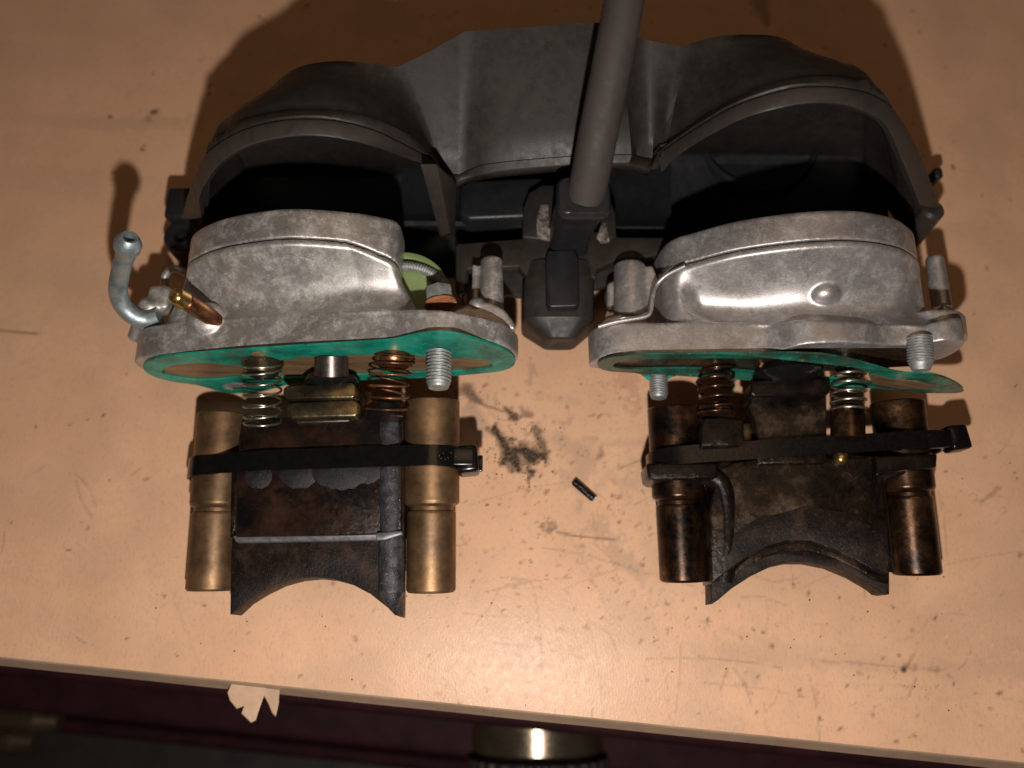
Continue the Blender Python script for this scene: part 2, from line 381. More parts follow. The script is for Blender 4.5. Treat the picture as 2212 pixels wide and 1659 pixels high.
stroke(DK, [(450, 868), (436, 860)], .05, .3, 1, 37)
stroke(GR, [(55, 1035), (100, 1005)], .04, .3, 1, 38)
stroke(RU, [(2120, 1085), (2150, 1060)], .05, .5, 1.2, 39); stroke(RU, [(1350, 805), (1380, 880)], .2, .3, 1.5, 40); stroke(GR, [(1370, 1010), (1440, 1060)], .3, .25, 1.3, 41)
stroke(GR, [(2010, 1460), (2005, 1380)], .025, .3, .5, 42)
stroke(GR, [(1565, 1360), (1700, 1400), (1900, 1420)], .12, .15, 1, 43)
for k in range(70):                                                     # scratches
    u = rng.uniform(950, 2212) if k % 3 else rng.uniform(0, 2212); v = rng.uniform(850, 1560); a = rng.gauss(1.35 if k % 2 else .1, .5); L = rng.uniform(15, 110)
    bend = rng.uniform(-.3, .3)
    pts = [(u, v), (u+L/2*math.cos(a), v+L/2*math.sin(a)), (u+L*math.cos(a+bend), v+L*math.sin(a+bend))]
    stroke(DK if k % 4 else RU, pts, rng.uniform(.017, .028), rng.uniform(.10, .34), .7, 50+k)
for k in range(34):                                                      # long faint knife lines
    u = rng.uniform(900, 2150) if k % 4 else rng.uniform(0, 900); v = rng.uniform(880, 1500); a = rng.choice((-.35, -.2, 1.4, 1.2, .1))+rng.gauss(0, .15); L = rng.uniform(130, 420)
    pts = [(u+L*f*math.cos(a+.12*f), v+L*f*math.sin(a+.12*f)) for f in (0, .25, .5, .75, 1)]
    stroke(DK if k % 2 else GR, pts, .019, rng.uniform(.14, .30), 1.1, 700+k)
for k in range(620):                                                     # specks
    u = rng.uniform(0, 2212); v = rng.uniform(0, 1640)
    if k % 2: u = rng.gauss(1250, 260); v = rng.gauss(1080, 170)
    if k % 13 == 0: u = rng.gauss(1950, 160); v = rng.gauss(1480, 70)
    stroke((DK, RU)[k % 2], [(u, v), (u+rng.uniform(-6, 6), v+rng.uniform(-6, 6))], rng.uniform(.016, .036), rng.uniform(.25, .8), .9, 300+k)
g = fbm(X, Y, .7, 900, 6); GR = np.maximum(GR, np.clip((g-.5)*.9, 0, .16))
def tabmat():
    m, nt, b = nodes('peach_laminate'); N = NB(nt)
    at = nt.nodes.new('ShaderNodeAttribute'); at.attribute_name = 'grime'
    sep = nt.nodes.new('ShaderNodeSeparateColor'); nt.links.new(at.outputs['Color'], sep.inputs[0])
    base = N.ramp(N.noise(.5, 6, .6), ((.3, (.62, .362, .222)), (.7, (.71, .428, .272))))
    fl = N.ramp(N.noise(11, 6, .8, N.mapping((1.5, .7, 1), (0, 0, .35))), ((.54, 0), (.62, 1)))
    base = N.mix(N.math('MULTIPLY', fl, .36), base, (.42, .22, .12))
    fl2 = N.ramp(N.noise(2.0, 8, .7), ((.47, 0), (.62, 1))); base = N.mix(N.math('MULTIPLY', fl2, .20), base, (.42, .26, .18))
    fp = N.ramp(N.noise(5.5, 8, .85, N.mapping(loc=(7, 3, 0))), ((.60, 0), (.66, 1))); base = N.mix(N.math('MULTIPLY', fp, .45), base, (.36, .17, .09))
    bp = N.ramp(N.noise(7.5, 6, .8, N.mapping(loc=(2, 9, 0))), ((.665, 0), (.70, 1))); base = N.mix(N.math('MULTIPLY', bp, .7), base, (.05, .035, .03))
    brk = N.ramp(N.noise(16, 5, .8), ((.32, .55), (.52, 1)))
    c = N.mix(N.math('MULTIPLY', sep.outputs[2], .8), base, (.24, .18, .15))
    c = N.mix(N.math('MULTIPLY', N.math('MULTIPLY', sep.outputs[1], brk), .9), c, (.22, .08, .035))
    c = N.mix(N.math('MULTIPLY', sep.outputs[0], brk), c, (.018, .013, .010))
    nt.links.new(c, b.inputs['Base Color'])
    r = N.ramp(N.noise(6, 6, .7), ((.3, .32), (.7, .46))); nt.links.new(r, b.inputs['Roughness'])
    h = N.bump(N.noise(14, 3, .6, N.mapping((1.6, .8, 1), (0, 0, .3))), .20, .03); nt.links.new(h, b.inputs['Normal'])
    b.inputs['Specular IOR Level'].default_value = .30
    return m
M['table'] = tabmat()
nT, nS = X.shape
lip = []; rows = []
XX, YY, ZZ = X, Y, Z
col = np.stack([DK, RU, GR, np.ones(XX.shape)], -1)
me = bpy.data.meshes.new('bench_top'); nv = XX.size; a, b_ = XX.shape
me.vertices.add(nv); me.vertices.foreach_set('co', np.stack([XX, YY, ZZ], -1).ravel())
idx = np.arange(nv).reshape(a, b_); q = np.stack([idx[:-1, :-1], idx[:-1, 1:], idx[1:, 1:], idx[1:, :-1]], -1).reshape(-1, 4)
me.loops.add(q.size); me.loops.foreach_set('vertex_index', q.ravel()); me.polygons.add(len(q))
me.polygons.foreach_set('loop_start', np.arange(len(q))*4); me.polygons.foreach_set('loop_total', np.full(len(q), 4)); me.update(calc_edges=True)
ca = me.color_attributes.new('grime', 'FLOAT_COLOR', 'POINT'); ca.data.foreach_set('color', col.astype(np.float32).ravel())
me.shade_smooth(); me.materials.append(M['table'])
bench = bpy.data.objects.new('bench_top', me); C.objects.link(bench); bench['kind'] = 'structure'
# the front edge: a steep leaning band of worn laminate
M['band'] = surf('worn_edge_laminate', ((.3, (.36, .24, .165)), (.7, (.46, .31, .215))), 2.5, 0, (.4, .55), bump=.1, speck=(.7, .62, .52), speck_scale=7, speck_t=.7)
ss = np.concatenate([np.linspace(-60, -1, 20), np.linspace(0, 29, 240), np.linspace(30, 90, 20)])
rows = [[e0+ED*a_+EN*t_+Vector((0, 0, z_+.006*math.sin(a_*1.7)*k_)) for a_ in ss] for k_, (t_, z_) in enumerate(((.0, .06-.004), (-.03, .03), (-.06, -.05), (-.14, -.28), (-.21, -.50), (-.235, -.56), (-.2, -.60), (.1, -.62)))]
V, F = grid_vf(rows); mk('edge_band', V, F, M['band'], bench, angle=40)
# torn strip of laminate sticking out below the edge
M['lam'] = surf('torn_laminate', ((.3, (.5, .33, .22)), (.7, (.62, .42, .29))), 3, 0, (.35, .5), bump=.1)
def flake(px, z, name='laminate_flake', dz=0):
    t = [W(u, v, z-(v-1480)*dz) for u, v in px]; bm = bmesh.new(); prism(bm, t, [p-Vector((.02, .02, .045)) for p in t]); return bm
for px, dz in ((((505, 1468), (572, 1476), (575, 1490), (558, 1538), (553, 1555), (543, 1560), (522, 1540), (528, 1524), (512, 1530), (497, 1512), (492, 1496), (498, 1482)), .004),
               (((568, 1478), (604, 1487), (602, 1520), (596, 1547), (588, 1538), (580, 1518), (570, 1500)), .007)):
    frombm('laminate_flake', flake(px, -.45, dz=dz), M['lam'], bench, smooth=False)

# ------------------------------------------------------------------ cabinet far below the edge
M['maroon'] = surf('dark_maroon_paint', ((.35, (.020, .006, .008)), (.65, (.040, .010, .013))), 1, 0, (.6, .75), bump=.1, spec=.15)
M['dark'] = surf('grimy_black_drawer', ((.3, (.010, .008, .007)), (.7, (.028, .022, .018))), .8, 0, (.5, .8), bump=.2)
M['nickel'] = surf('worn_nickel', ((.3, (.22, .17, .12)), (.7, (.36, .29, .21))), 1, .9, (.20, .28), bump=.1, bscale=3)
M['gold'] = surf('tarnished_brass', ((.3, (.09, .062, .04)), (.7, (.15, .105, .07))), 1, .7, (.3, .45), bump=.1)
cab = empty('tool_cabinet', 'dark maroon tool cabinet standing below the edge of the bench, out of focus', 'cabinet', (0, -10, -34))
R6 = Matrix.Rotation(math.atan2(ED.y, ED.x), 3, 'Z')
def cbox(name, s, t, z, ss, stt, sz, mat, bev=.3):
    bm = bmesh.new(); p = e0+ED*s+EN*t; box(bm, p.x, p.y, z, ss, stt, sz, bev, R6, 3); return frombm(name, bm, mat, cab)
cbox('cabinet_body', 14, 8, -22, 70, 18, 30, M['maroon'])
cbox('top_rail', 14, -1.4, -13, 70, 2.4, 2.0, M['maroon'])
cbox('drawer', 14, -3.4, -19, 70, 5.6, 3.5, M['dark'])
cbox('drawer', 14, -6, -25.5, 70, 8, 4.0, M['dark'])
cbox('drawer_rail', 0, -3.4, -16.2, 34, .6, .8, M['maroon'])
cbox('base_board', 14, -16, -30, 70, 36, 2, M['dark'])
kp = W(1172, 1585, -9)
kn = empty('round_knob', 'shiny round metal knob with a knurled rim under the bench edge, glaring in the flash', 'knob', (kp.x, kp.y, -9))
lathe('knob_barrel', kp+Vector((-.1, 1.6, -2.2)), kp+Vector((-.1, -.9, -2.2)), ((0, 1.9), (.15, 2.2), (.2, 2.24), (2.3, 2.25), (2.4, 2.1)), M['nickel'], kn, 64)
kr = [(0, 1.9)]
V, F = lathe_vf(kp+Vector((-.1, -.9, -2.2)), kp+Vector((-.1, -1.7, -2.2)), ((0, 1.9), (.05, 2.3), (.7, 2.32), (.8, 2.0)), 120)
V = [v+(v-Vector((kp.x-.1, v.y, kp.z-2.2))).normalized()*(.09 if (i_ % 4) < 2 else 0) for i_, v in enumerate(V)]
mk('knurled_rim', V, F, M['dark'], kn, smooth=False)
hd = None
hp = W(60, 1590, -14)
hd = empty('brass_drawer_handle', 'blurred brass bar handle at the lower left corner below the bench', 'handle', (hp.x, hp.y, -9))
lathe('handle_bar', W(-160, 1535, -14), W(135, 1560, -14), ((0, .4), (.1, .5), (4.4, .5), (5.2, .3)), M['gold'], hd, 24)
lathe('handle_plate', W(-160, 1586, -14), W(70, 1602, -14), ((0, .5), (.1, .55), (3.4, .5), (4.2, .35)), M['gold'], hd, 24)

# ------------------------------------------------------------------ casting helpers
def resample(pts, n):
    P = [Vector(p) for p in pts]; L = [0]
    for a, b in zip(P, P[1:]): L.append(L[-1]+(b-a).length)
    out = []; k = 0
    for i in range(n):
        t = L[-1]*i/(n-1)
        while k < len(L)-2 and L[k+1] < t: k += 1
        f = (t-L[k])/max(1e-9, L[k+1]-L[k]); out.append(P[k].lerp(P[k+1], f))
    return out
def rprof(pts, n=90, it=3):
    "x,z profile resampled and rounded off"
    P = resample(smoothpath([(x, z, 0) for x, z in pts], 8), n)
    for _ in range(it):
        P = [P[0]]+[(P[i-1]+P[i]*2+P[i+1])/4 for i in range(1, n-1)]+[P[-1]]
    return P
def bm_extr(bm, prof, y0, y1, closed=True):
    "solid of an x,z outline between two Y planes, the back one may vary with x"
    g = y1 if callable(y1) else (lambda x: y1)
    prof = [(p.x, p.y) for p in smoothpath([(x, z, 0) for x, z in list(prof)+[prof[0]]], 5)[:-1]]
    b2 = bmesh.new(); prism(b2, [Vector((x, y0, z)) for x, z in prof], [Vector((x, g(x), z)) for x, z in prof])
    me = bpy.data.meshes.new('t'); b2.to_mesh(me); b2.free(); bm.from_mesh(me); bpy.data.meshes.remove(me)
def bm_loft(bm, rows):
    "closed solid through equal-length open profiles whose ends are joined underneath"
    n = len(rows[0]); vs = [[bm.verts.new(p) for p in r] for r in rows]
    for a, b in zip(vs, vs[1:]):
        for i in range(n):
            j = (i+1) % n; bm.faces.new((a[i], a[j], b[j], b[i]))
    bm.faces.new(vs[0][::-1]); bm.faces.new(vs[-1])
def bm_ball(bm, c, r, sc=(1, 1, 1), seg=16):
    b2 = bmesh.new(); bmesh.ops.create_uvsphere(b2, u_segments=seg*2, v_segments=seg, radius=r)
    bmesh.ops.scale(b2, vec=sc, verts=b2.verts); bmesh.ops.translate(b2, vec=c, verts=b2.verts)
    me = bpy.data.meshes.new('t'); b2.to_mesh(me); b2.free(); bm.from_mesh(me); bpy.data.meshes.remove(me)
def dome(bm, base, split, y0, y1, dip, win=(.3, .8), n=130, steps=22, wl=.07):
    A = rprof(base, n, 1); B = rprof(split, n, 1); rows = []
    fy0 = y0 if callable(y0) else (lambda x: y0); fy1 = y1 if callable(y1) else (lambda x: y1)
    def ws(i, t):
        s = i/(n-1); c = .10*(1-min(1, t/.45))**2; s = .5+(s-.5)/(1-c*1.6); w = max(0, min(1, (s-win[0])/wl))*max(0, min(1, (win[1]-s)/wl)); return w*w*(3-2*w)
    for k in range(steps+1):
        t = k/steps; r = []
        for i in range(n):
            w = ws(i, t); p = A[i].lerp(B[i], t)
            y = fy0(A[i].x); y += (fy1(B[i].x)-.17-y)*t
            zs = A[i].y+(B[i].y-.05-A[i].y)*t**1.25-dip*math.sin(PI*t)
            r.append(Vector((p.x, y, p.y*(1-w)+zs*w)))
        rows.append(r)
    rows.append([Vector((p.x, fy1(p.x)-.14, p.y+.0)) for p in B])
    rows.append([Vector((p.x, fy1(p.x), p.y)) for p in B])
    bm_loft(bm, rows)
def ring_mesh(name, outer, inners, f, th, mat, parent, dens=.12):
    "flat gasket with openings: outlines in photo positions, f(u) gives its Y plane"
    def loop(px, n): 
        P = resample([(u, v, 0) for u, v in px+[px[0]]], n)[:-1]
        for _ in range(2): P = [(P[i-1]+P[i]*2+P[(i+1) % len(P)])/4 for i in range(len(P))]
        return P
    bm = bmesh.new(); es = []
    for px, n in [(outer, 150)]+[(q, 90) for q in inners]:
        vs = [bm.verts.new(Yp(p.x, p.y, f(p.x))) for p in loop(px, n)]
        es += [bm.edges.new((vs[i-1], vs[i])) for i in range(len(vs))]
    bmesh.ops.triangle_fill(bm, edges=es, use_beauty=True)
    r = bmesh.ops.extrude_face_region(bm, geom=bm.faces[:])
    bmesh.ops.translate(bm, vec=(0, th, 0), verts=[g for g in r['geom'] if isinstance(g, bmesh.types.BMVert)])
    return frombm(name, bm, mat, parent, smooth=True, angle=30)

# ================================================================== LEFT VALVE ASSEMBLY
A = empty('exhaust_valve_assembly', 'exhaust valve unit at the left with bright green gasket, brass nipple and bent steel pipe', 'engine part',
          tuple(W(700, 1100, 0)), 'exhaust valve units lying on the bench')
PFA = [(-8.15, 1.5), (-8.3, 2.1), (-8.15, 2.6), (-7.5, 2.95), (-6, 3.16), (-4.4, 3.45), (-2.5, 3.82), (-1.9, 4.08), (-1.2, 4.08), (-.25, 3.6), (.08, 3.0), (.1, 2.5),
       (-.3, 2.05), (-1.5, 1.75), (-4, 1.15), (-6.0, .7), (-7, .6), (-7.7, .95)]
PBA = [(-7.7, .7), (-7.75, 2.2), (-7.45, 2.85), (-6.5, 3.12), (-4.4, 3.45), (-2.6, 3.85), (-2.0, 3.95), (-1.78, 3.85), (-1.8, 3.2), (-2.0, 1.2)]
PSA = [(-7.42, .6), (-7.4, 2.3), (-7.22, 2.75), (-6.95, 3.32), (-6.15, 3.92), (-5.17, 4.26), (-4.39, 4.36), (-3.3, 4.2), (-2.65, 3.97), (-2.44, 3.84), (-2.38, 3.5), (-2.40, 2.8), (-2.5, 2.0), (-2.6, .8)]
bm = bmesh.new(); bm_extr(bm, PFA, -.3, lambda x: interp(x, [(-9, .4), (-7.4, .42), (-4.4, .48), (-2.5, .36), (-1.7, .24), (-.3, .18), (1, .2)]))
ysA = lambda x: interp(x, [(-9, 1.7), (-3.3, 1.7), (-2.4, 1.42), (0, 1.3)])
dome(bm, PBA, PSA, lambda x: interp(x, [(-8, .36), (-4.4, .44), (-2.5, .32), (-1.7, .15)]), ysA, .36, (.22, .80))
p = W(447, 690, 3.05); bm_ball(bm, p, .38, (1.1, 1, .7))
bm_lathe(bm, W(300, 740, 2.2), W(330, 655, 2.5), ((0, .2), (.06, .27), (.9, .27), (1.0, .2)))
bm_ball(bm, W(318, 690, 2.4), .3, (1, 1.2, 1))
box(bm, *W(350, 650, 2.4), .5, .6, .5, .1)
coverA = frombm('valve_cover', bm, M['cast'], A); remesh(coverA, .034, 7)
def rear_cover(PS, y0, y1, root, mat, extra):
    n = 100; B = rprof(PS, n, 1); cx = sum(p.x for p in B)/n; rows = []
    f0 = y0 if callable(y0) else (lambda x: y0)
    for y, s, dz in ((f0, .997, -.01), (y1-.1, 1.0, -.0), (y1-.03, .997, -.02), (y1, .99, -.05)):
        rows.append([Vector((cx+(p.x-cx)*s, y(p.x)+.035 if callable(y) else y, max(.3, p.y+dz))) for p in B])
    bm = bmesh.new(); bm_loft(bm, rows); extra(bm)
    o = frombm('rear_cover', bm, mat, root); remesh(o, .034, 3); return o
def exA(bm):
    slab([(968, 672), (1015, 655), (1060, 652), (1090, 668), (1110, 694), (1113, 712), (1060, 696), (985, 686)], 3.25, 1.3, 0, bm=bm)
    bm_lathe(bm, W(1062, 560, 2.7), W(1063, 672, 2.7), ((0, .2), (.05, .25), (1.5, .27), (1.7, .27)))
    slab([(1020, 570), (1045, 575), (1050, 672), (1018, 668)], 2.6, .5, .02, bm=bm)
    bm_ball(bm, W(1030, 662, 3.1), .2)
rear_cover(PSA, ysA, 2.42, A, M['cast'], exA)
# ring-shaped lug behind the nipple
tube('lug_ring', smoothpath([W(372, 650, 1.6), W(358, 636, 1.8), W(356, 600, 2.0), W(368, 584, 2.1), W(388, 583, 2.1), W(402, 592, 2.0)]), .085, M['cast'], A, 12)
# cast letter
tube('cast_letter', [W(u, v, lambda x, y: interp(x, PFA[:10])+.03) for u, v in ((1040, 703), (1045, 722), (1051, 721), (1055, 714), (1053, 706), (1047, 702), (1040, 703))], .014, M['hex'], A, 6)
# gasket and varnished face behind it
outA = [(303, 795), (312, 782), (345, 771), (400, 766), (520, 757), (640, 749), (760, 742), (850, 736), (895, 725), (935, 719), (985, 721), (1020, 731), (1075, 748), (1105, 762), (1119, 778),
        (1112, 793), (1080, 803), (1000, 811), (900, 817), (760, 822), (640, 828), (600, 836), (570, 846), (510, 851), (470, 845), (430, 832), (370, 825), (325, 812)]
inA = [(338, 806), (350, 793), (400, 785), (455, 783), (505, 790), (545, 792), (590, 780), (660, 771), (760, 768), (860, 762), (905, 768), (950, 777), (1000, 773), (1050, 777), (1077, 787), (1070, 796),
       (1000, 803), (880, 806), (760, 811), (640, 816), (560, 818), (520, 814), (480, 821), (430, 823), (370, 816)]
holeA = [(475, 834), (490, 828), (512, 826), (535, 830), (540, 837), (525, 843), (500, 845), (482, 841)]
ring_mesh('gasket', outA, [inA, holeA], lambda u: -.36, .05, M['green'], A)
bm = bmesh.new(); t = [Yp(u, v, -.302) for u, v in [(330, 800), (350, 785), (455, 776), (590, 770), (760, 760), (950, 765), (1050, 770), (1090, 785), (1070, 800), (880, 808), (640, 818), (560, 820), (430, 826), (350, 818)]]
prism(bm, t, [p+Vector((0, .2, 0)) for p in t]); frombm('flange_face', bm, M['tan'], A)
lathe('port_hole', Yp(556, 766, -.375), Yp(556, 766, -.375)+Vector((0, .05, 0)), ((0, .12), (.045, .12)), M['tan'], A, 20)
# threaded stud with its hex head behind the flange
V, F = thread_vf(W(949, 742, 3.3), W(947, 838, 3.3), .262, .074, .038, chamfer=.07); mk('threaded_stud', V, F, M['zinc'], A, angle=60)
hb = empty
def hexhead(p0, p1, r, mat, root, name='hex_head'):
    p0 = Vector(p0); p1 = Vector(p1); d = (p1-p0); L = d.length; d.normalize(); q = d.to_track_quat('Z', 'Y'); bm = bmesh.new()
    top = [p0+d*L+q @ Vector((r*.93*math.cos(PI/3*i+.5), r*.93*math.sin(PI/3*i+.5), 0)) for i in range(6)]
    mid = [p0+d*(L*.72)+q @ Vector((r*math.cos(PI/3*i+.5), r*math.sin(PI/3*i+.5), 0)) for i in range(6)]
    bot = [p0+q @ Vector((r*math.cos(PI/3*i+.5), r*math.sin(PI/3*i+.5), 0)) for i in range(6)]
    R_ = [[bm.verts.new(v) for v in x] for x in (bot, mid, top)]
    for a, b in zip(R_, R_[1:]):
        for i in range(6): bm.faces.new((a[i], a[(i+1) % 6], b[(i+1) % 6], b[i]))
    bm.faces.new(R_[0]); bm.faces.new(R_[2]); bevel(bm, .02, 2, 20)
    return frombm(name, bm, mat, root)
hx = hexhead(W(951, 652, 3.5), W(949, 622, 3.5), .30, M['hex'], A)
w = lathe('washer', W(952, 659, 3.5), W(951, 652, 3.5), ((0, .34), (.06, .34)), M['rust'], A, 32)
# bent steel pipe and brass nipple
P = smoothpath([W(345, 684, 2.6), W(318, 690, 2.6), W(288, 682, 2.75), W(264, 657, 3.0), W(255, 625, 3.35), W(261, 585, 3.85), W(272, 545, 4.35)], 9)
pipe = tube('steel_pipe', P, lambda t: .205-.02*t, M['zinc_blue'], A, 20)
a = W(270, 555, 4.25); b = W(280, 512, 4.8)
L = (b-a).length
lathe('hose_barb', a, b, ((0, .19), (L*.3, .20), (L*.42, .25), (L*.68, .265), (L*.85, .22), (L*.98, .17), (L, .155), (L*.99, .115), (L*.6, .105), (L*.6, .0)), M['zinc_blue'], A, 28, cap=False)
a = W(462, 690, 3.15); b = W(403, 652, 3.75); c = W(371, 634, 4.05)
cp = lathe('copper_sleeve', a, b, ((-.2, .175), (0, .18), ((b-a).length-.03, .18), ((b-a).length, .165)), M['copper'], A, 28)
L = (c-b).length
lathe('brass_nipple', b, c, ((-.1, .15), (0, .165), (L*.08, .19), (L*.7, .185), (L*.92, .14), (L, .085)), M['brass'], A, 28)
# pulley with its sheathed cable in the gap behind the bolt
pc = W(868, 640, 2.95)
pul = lathe('pulley', pc-Vector((0, 0, .25)), pc, ((0, 1.0), (.03, 1.07), (.27, 1.05), (.29, 1.0), (.29, .92), (.27, .90), (.2, .88), (.2, 0.1)), M['lime'], A, 64)
V, F = [], []
path = [pc+Vector((1.0*math.cos(a_)+.02, .80*math.sin(a_)-.12, .10)) for a_ in np.linspace(-.35, 2.2, 200)]
V, F = tube_vf(path, lambda t: .105+.012*math.sin(t*2*PI*42), 10); mk('sheathed_cable', V, F, M['zinc'], pul, angle=80)
# springs, rod, seal and the two-bar retaining block
def cup(p, R, mat, root): return lathe('spring_cup', p+Vector((0, .12, 0)), p+Vector((0, -.25, 0)), ((0, R*1.12), (.08, R*1.15), (.12, R*.98), (.3, R*.9), (.36, R*.8)), mat, root, 32)
s0, s1 = W(566, 787, 2.6), W(568, 914, 2.0)
cup(s0, .40, M['olive'], A); helix(s0, s1, .40, 6.6, .027, M['spring'], A)
s0, s1 = W(851, 766, 3.0), W(833, 893, 2.6)
cup(s0, .42, M['copper'], A); helix(s0, s1, .42, 6.2, .030, M['spring_rust'], A, wob=.03)
lathe('spring_seat', s1+Vector((0, .18, 0)), s1+Vector((0, -.1, 0)), ((0, .36), (.06, .42), (.28, .43)), M['carbon_wet'], A, 32)
lathe('pull_rod', W(716, 766, 2.8), W(716, 835, 2.5), ((0, .36), (.44, .36)), M['rod'], A, 36)
r0 = W(718, 822, 2.05)
lathe('rubber_seal', r0+Vector((0, .1, 0)), r0+Vector((0, -.35, 0)), ((0, .38), (.05, .55), (.2, .62), (.3, .5), (.4, .36)), M['black_gloss'], A, 40)
blk = slab([(617, 833), (760, 825), (769, 832), (770, 852), (762, 860), (617, 862), (611, 850), (611, 840)], 2.45, .9, .05, 3)
rb = frombm('retaining_block', blk, M['olive'], A)
frombm('lower_bar', slab([(622, 868), (765, 862), (776, 870), (776, 890), (768, 901), (628, 904), (619, 896), (619, 876)], 2.35, .9, .07, 3), M['olive'], A)
frombm('block_web', slab([(640, 850), (750, 846), (755, 910), (640, 915)], 2.1, .8, .03), M['rod'], A)
frombm('side_plate', slab([(776, 842), (806, 846), (808, 895), (776, 900)], 2.0, .3, .04), M['bronze_oily'], A)
# guide tubes
def guide(p0, p1, ru, rl, fr, mat, root):
    L = (Vector(p1)-Vector(p0)).length; g = L*fr
    return lathe('guide_tube', p0, p1, ((.0, ru-.1), (.0, ru-.03), (.03, ru), (g-.1, ru), (g-.04, ru-.02), (g, rl-.015), (g+.02, rl-.05), (g+.1, rl-.05), (g+.12, rl-.01), (g+.16, rl), (L-.05, rl), (L, rl-.04), (L, rl-.12)), mat, root, 56)
guide(W(484, 896, .98), W(456, 1276, .58), .60, .545, .54, M['bronze'], A)
guide(W(934, 866, 2.0), W(931, 1279, 1.45), .60, .525, .56, M['bronze'], A)
# the valve slide
zA = lambda x, y: 1.98+.13*(x+4.1)
zA2 = lambda x, y: zA(x, y)-.22
vb = frombm('valve_slide', slab([(524, 910), (540, 903), (700, 899), (845, 893), (866, 893), (868, 1000), (868, 1153), (700, 1157), (508, 1160), (510, 1050), (516, 960)], zA, .95, .05, 3), M['carbon'], A)
arc = [(866, 1333), (852, 1328), (838, 1313), (800, 1283), (760, 1262), (718, 1250), (680, 1246), (640, 1250), (600, 1261), (560, 1280), (525, 1302), (497, 1328)]
sk = frombm('curved_skirt', slab([(503, 1158), (700, 1156), (868, 1152)]+arc+[(498, 1250)], zA2, .75, .02, 2), M['soot'], A)
frombm('worn_ledge', slab([(502, 1157), (866, 1148), (868, 1156), (830, 1166), (510, 1172)], lambda x, y: zA(x, y)-.06, .35, .03, 2), M['carbon_edge'], A)
frombm('worn_ledge', slab([(812, 1151), (868, 1146), (869, 1154), (832, 1166), (812, 1167)], 2.32, .3, .03, 2), M['carbon_edge'], A)
a = W(845, 896, 2.0); b = W(846, 1308, 2.0)
lathe('rounded_edge', a+Vector((0, 0, .0)), b, ((0, .2), (.05, .27), ((b-a).length-.25, .27), ((b-a).length, .1)), M['carbon_grey'], A, 36)
frombm('side_rail', slab([(500, 1000), (513, 1000), (508, 1160), (497, 1160)], 1.3, .5, .02), M['carbon_wet'], A)
# faded patch prints on the upper plate: shallow raised carbon scabs
def scab(px, zf, h, mat, root): return frombm('carbon_scab', slab(px, lambda x, y: zf(x, y)+h, h+.03, .012, 2), mat, root)
M['scab'] = surf('flaked_grey_carbon', ((.35, (.007, .006, .007)), (.65, (.018, .016, .018))), 5, .1, (.35, .55), bump=.6, bscale=30, speck=(.14, .14, .15), speck_scale=36, speck_t=.64)
def blob(cx, cy, rx, ry, n=26, j=.12, seed=1, a0=0, a1=2*PI):
    r = random.Random(seed); return [(cx+rx*math.cos(a0+(a1-a0)*i/n)*(1+r.uniform(-j, j)), cy+ry*math.sin(a0+(a1-a0)*i/n)*(1+r.uniform(-j, j))) for i in range(n)]
scab(blob(645, 1022, 42, 34, 40, .05, 2)[::-1], zA, .012, M['scab'], A)
scab(blob(558, 1028, 30, 28, 40, .04, 3)[::-1], zA, .012, M['scab'], A)
scab(blob(735, 1018, 62, 40, 44, .05, 4)[::-1], zA, .015, M['scab'], A)
scab(blob(790, 1012, 36, 34, 40, .05, 5)[::-1], zA, .010, M['scab'], A)
# cable tie round the left unit
def band(name, path, yf, wid, th, mat, parent):
    P = resample([(x, z, 0) for x, z in path+[path[0]]], 121)[:-1]
    for _ in range(2): P = [(P[i-1]+P[i]*2+P[(i+1) % 120])/4 for i in range(120)]
    rows = []
    n = len(P)
    for k in range(n+1):
        p = P[k % n]; a = P[k-1 if k < n else -1]; b = P[(k+1) % n]; d = (b-a).normalized(); nn = Vector((-d.y, d.x, 0))
        r = []
        for oy, on in ((-.5, 0), (-.5, .7), (-.44, 1), (.44, 1), (.5, .7), (.5, 0), (-.5, 0)):
            q = p+nn*(on*th); r.append(Vector((q.x, yf(p.x)+oy*wid, q.y)))
        rows.append(r)
    V, F = grid_vf(rows); return mk(name, V, F, mat, parent, angle=50)
tieA = empty('cable_tie', 'glossy black cable tie strapped round the left valve, head beside the right bronze tube', 'cable tie', tuple(W(1010, 995, 1.2)), 'cable ties holding the units together')
yA0 = W(470, 1003, 1.5).y; yA1 = W(930, 982, 2.5).y
yfA = lambda x: yA0+(x+6.8)/(5.0)*(yA1-yA0)
loopA = [(-7.42, .5), (-7.40, 1.05), (-7.1, 1.42), (-6.6, 1.52), (-5.6, 1.92), (-4, 2.14), (-2.6, 2.36), (-1.7, 2.5), (-1.25, 2.36), (-1.12, 2.1), (-1.12, 1.4), (-1.4, 1.0), (-2.5, .8), (-4, .6), (-6.5, .12), (-7.2, .15)]
band('strap', loopA[::-1], yfA, .44, .10, M['nylon'], tieA)
hb = W(1011, 996, 1.9); bm = bmesh.new(); box(bm, hb.x, hb.y, hb.z, .46, .60, .62, .09, Matrix.Rotation(.1, 3, 'Z'), 3); frombm('head', bm, M['nylon'], tieA)
bm = bmesh.new(); box(bm, hb.x-.3, hb.y+.02, hb.z+.33, .9, .40, .10, .04, None, 3); frombm('strap_end', bm, M['nylon'], tieA)
bm = bmesh.new(); box(bm, hb.x+.27, hb.y-.05, hb.z-.02, .10, .35, .12, .02); frombm('cut_tail', bm, M['nylon'], tieA)
for k, (u, v) in enumerate(((949, 984), (958, 979), (968, 989), (975, 978), (962, 992), (985, 986), (953, 990))):
    bm = bmesh.new(); p = W(u, v, 2.63); box(bm, p.x, p.y, p.z-.01, .014, .032, .012, .0, Matrix.Rotation(k*.3, 3, 'Z')); frombm('moulded_mark', bm, M['rod'], tieA)
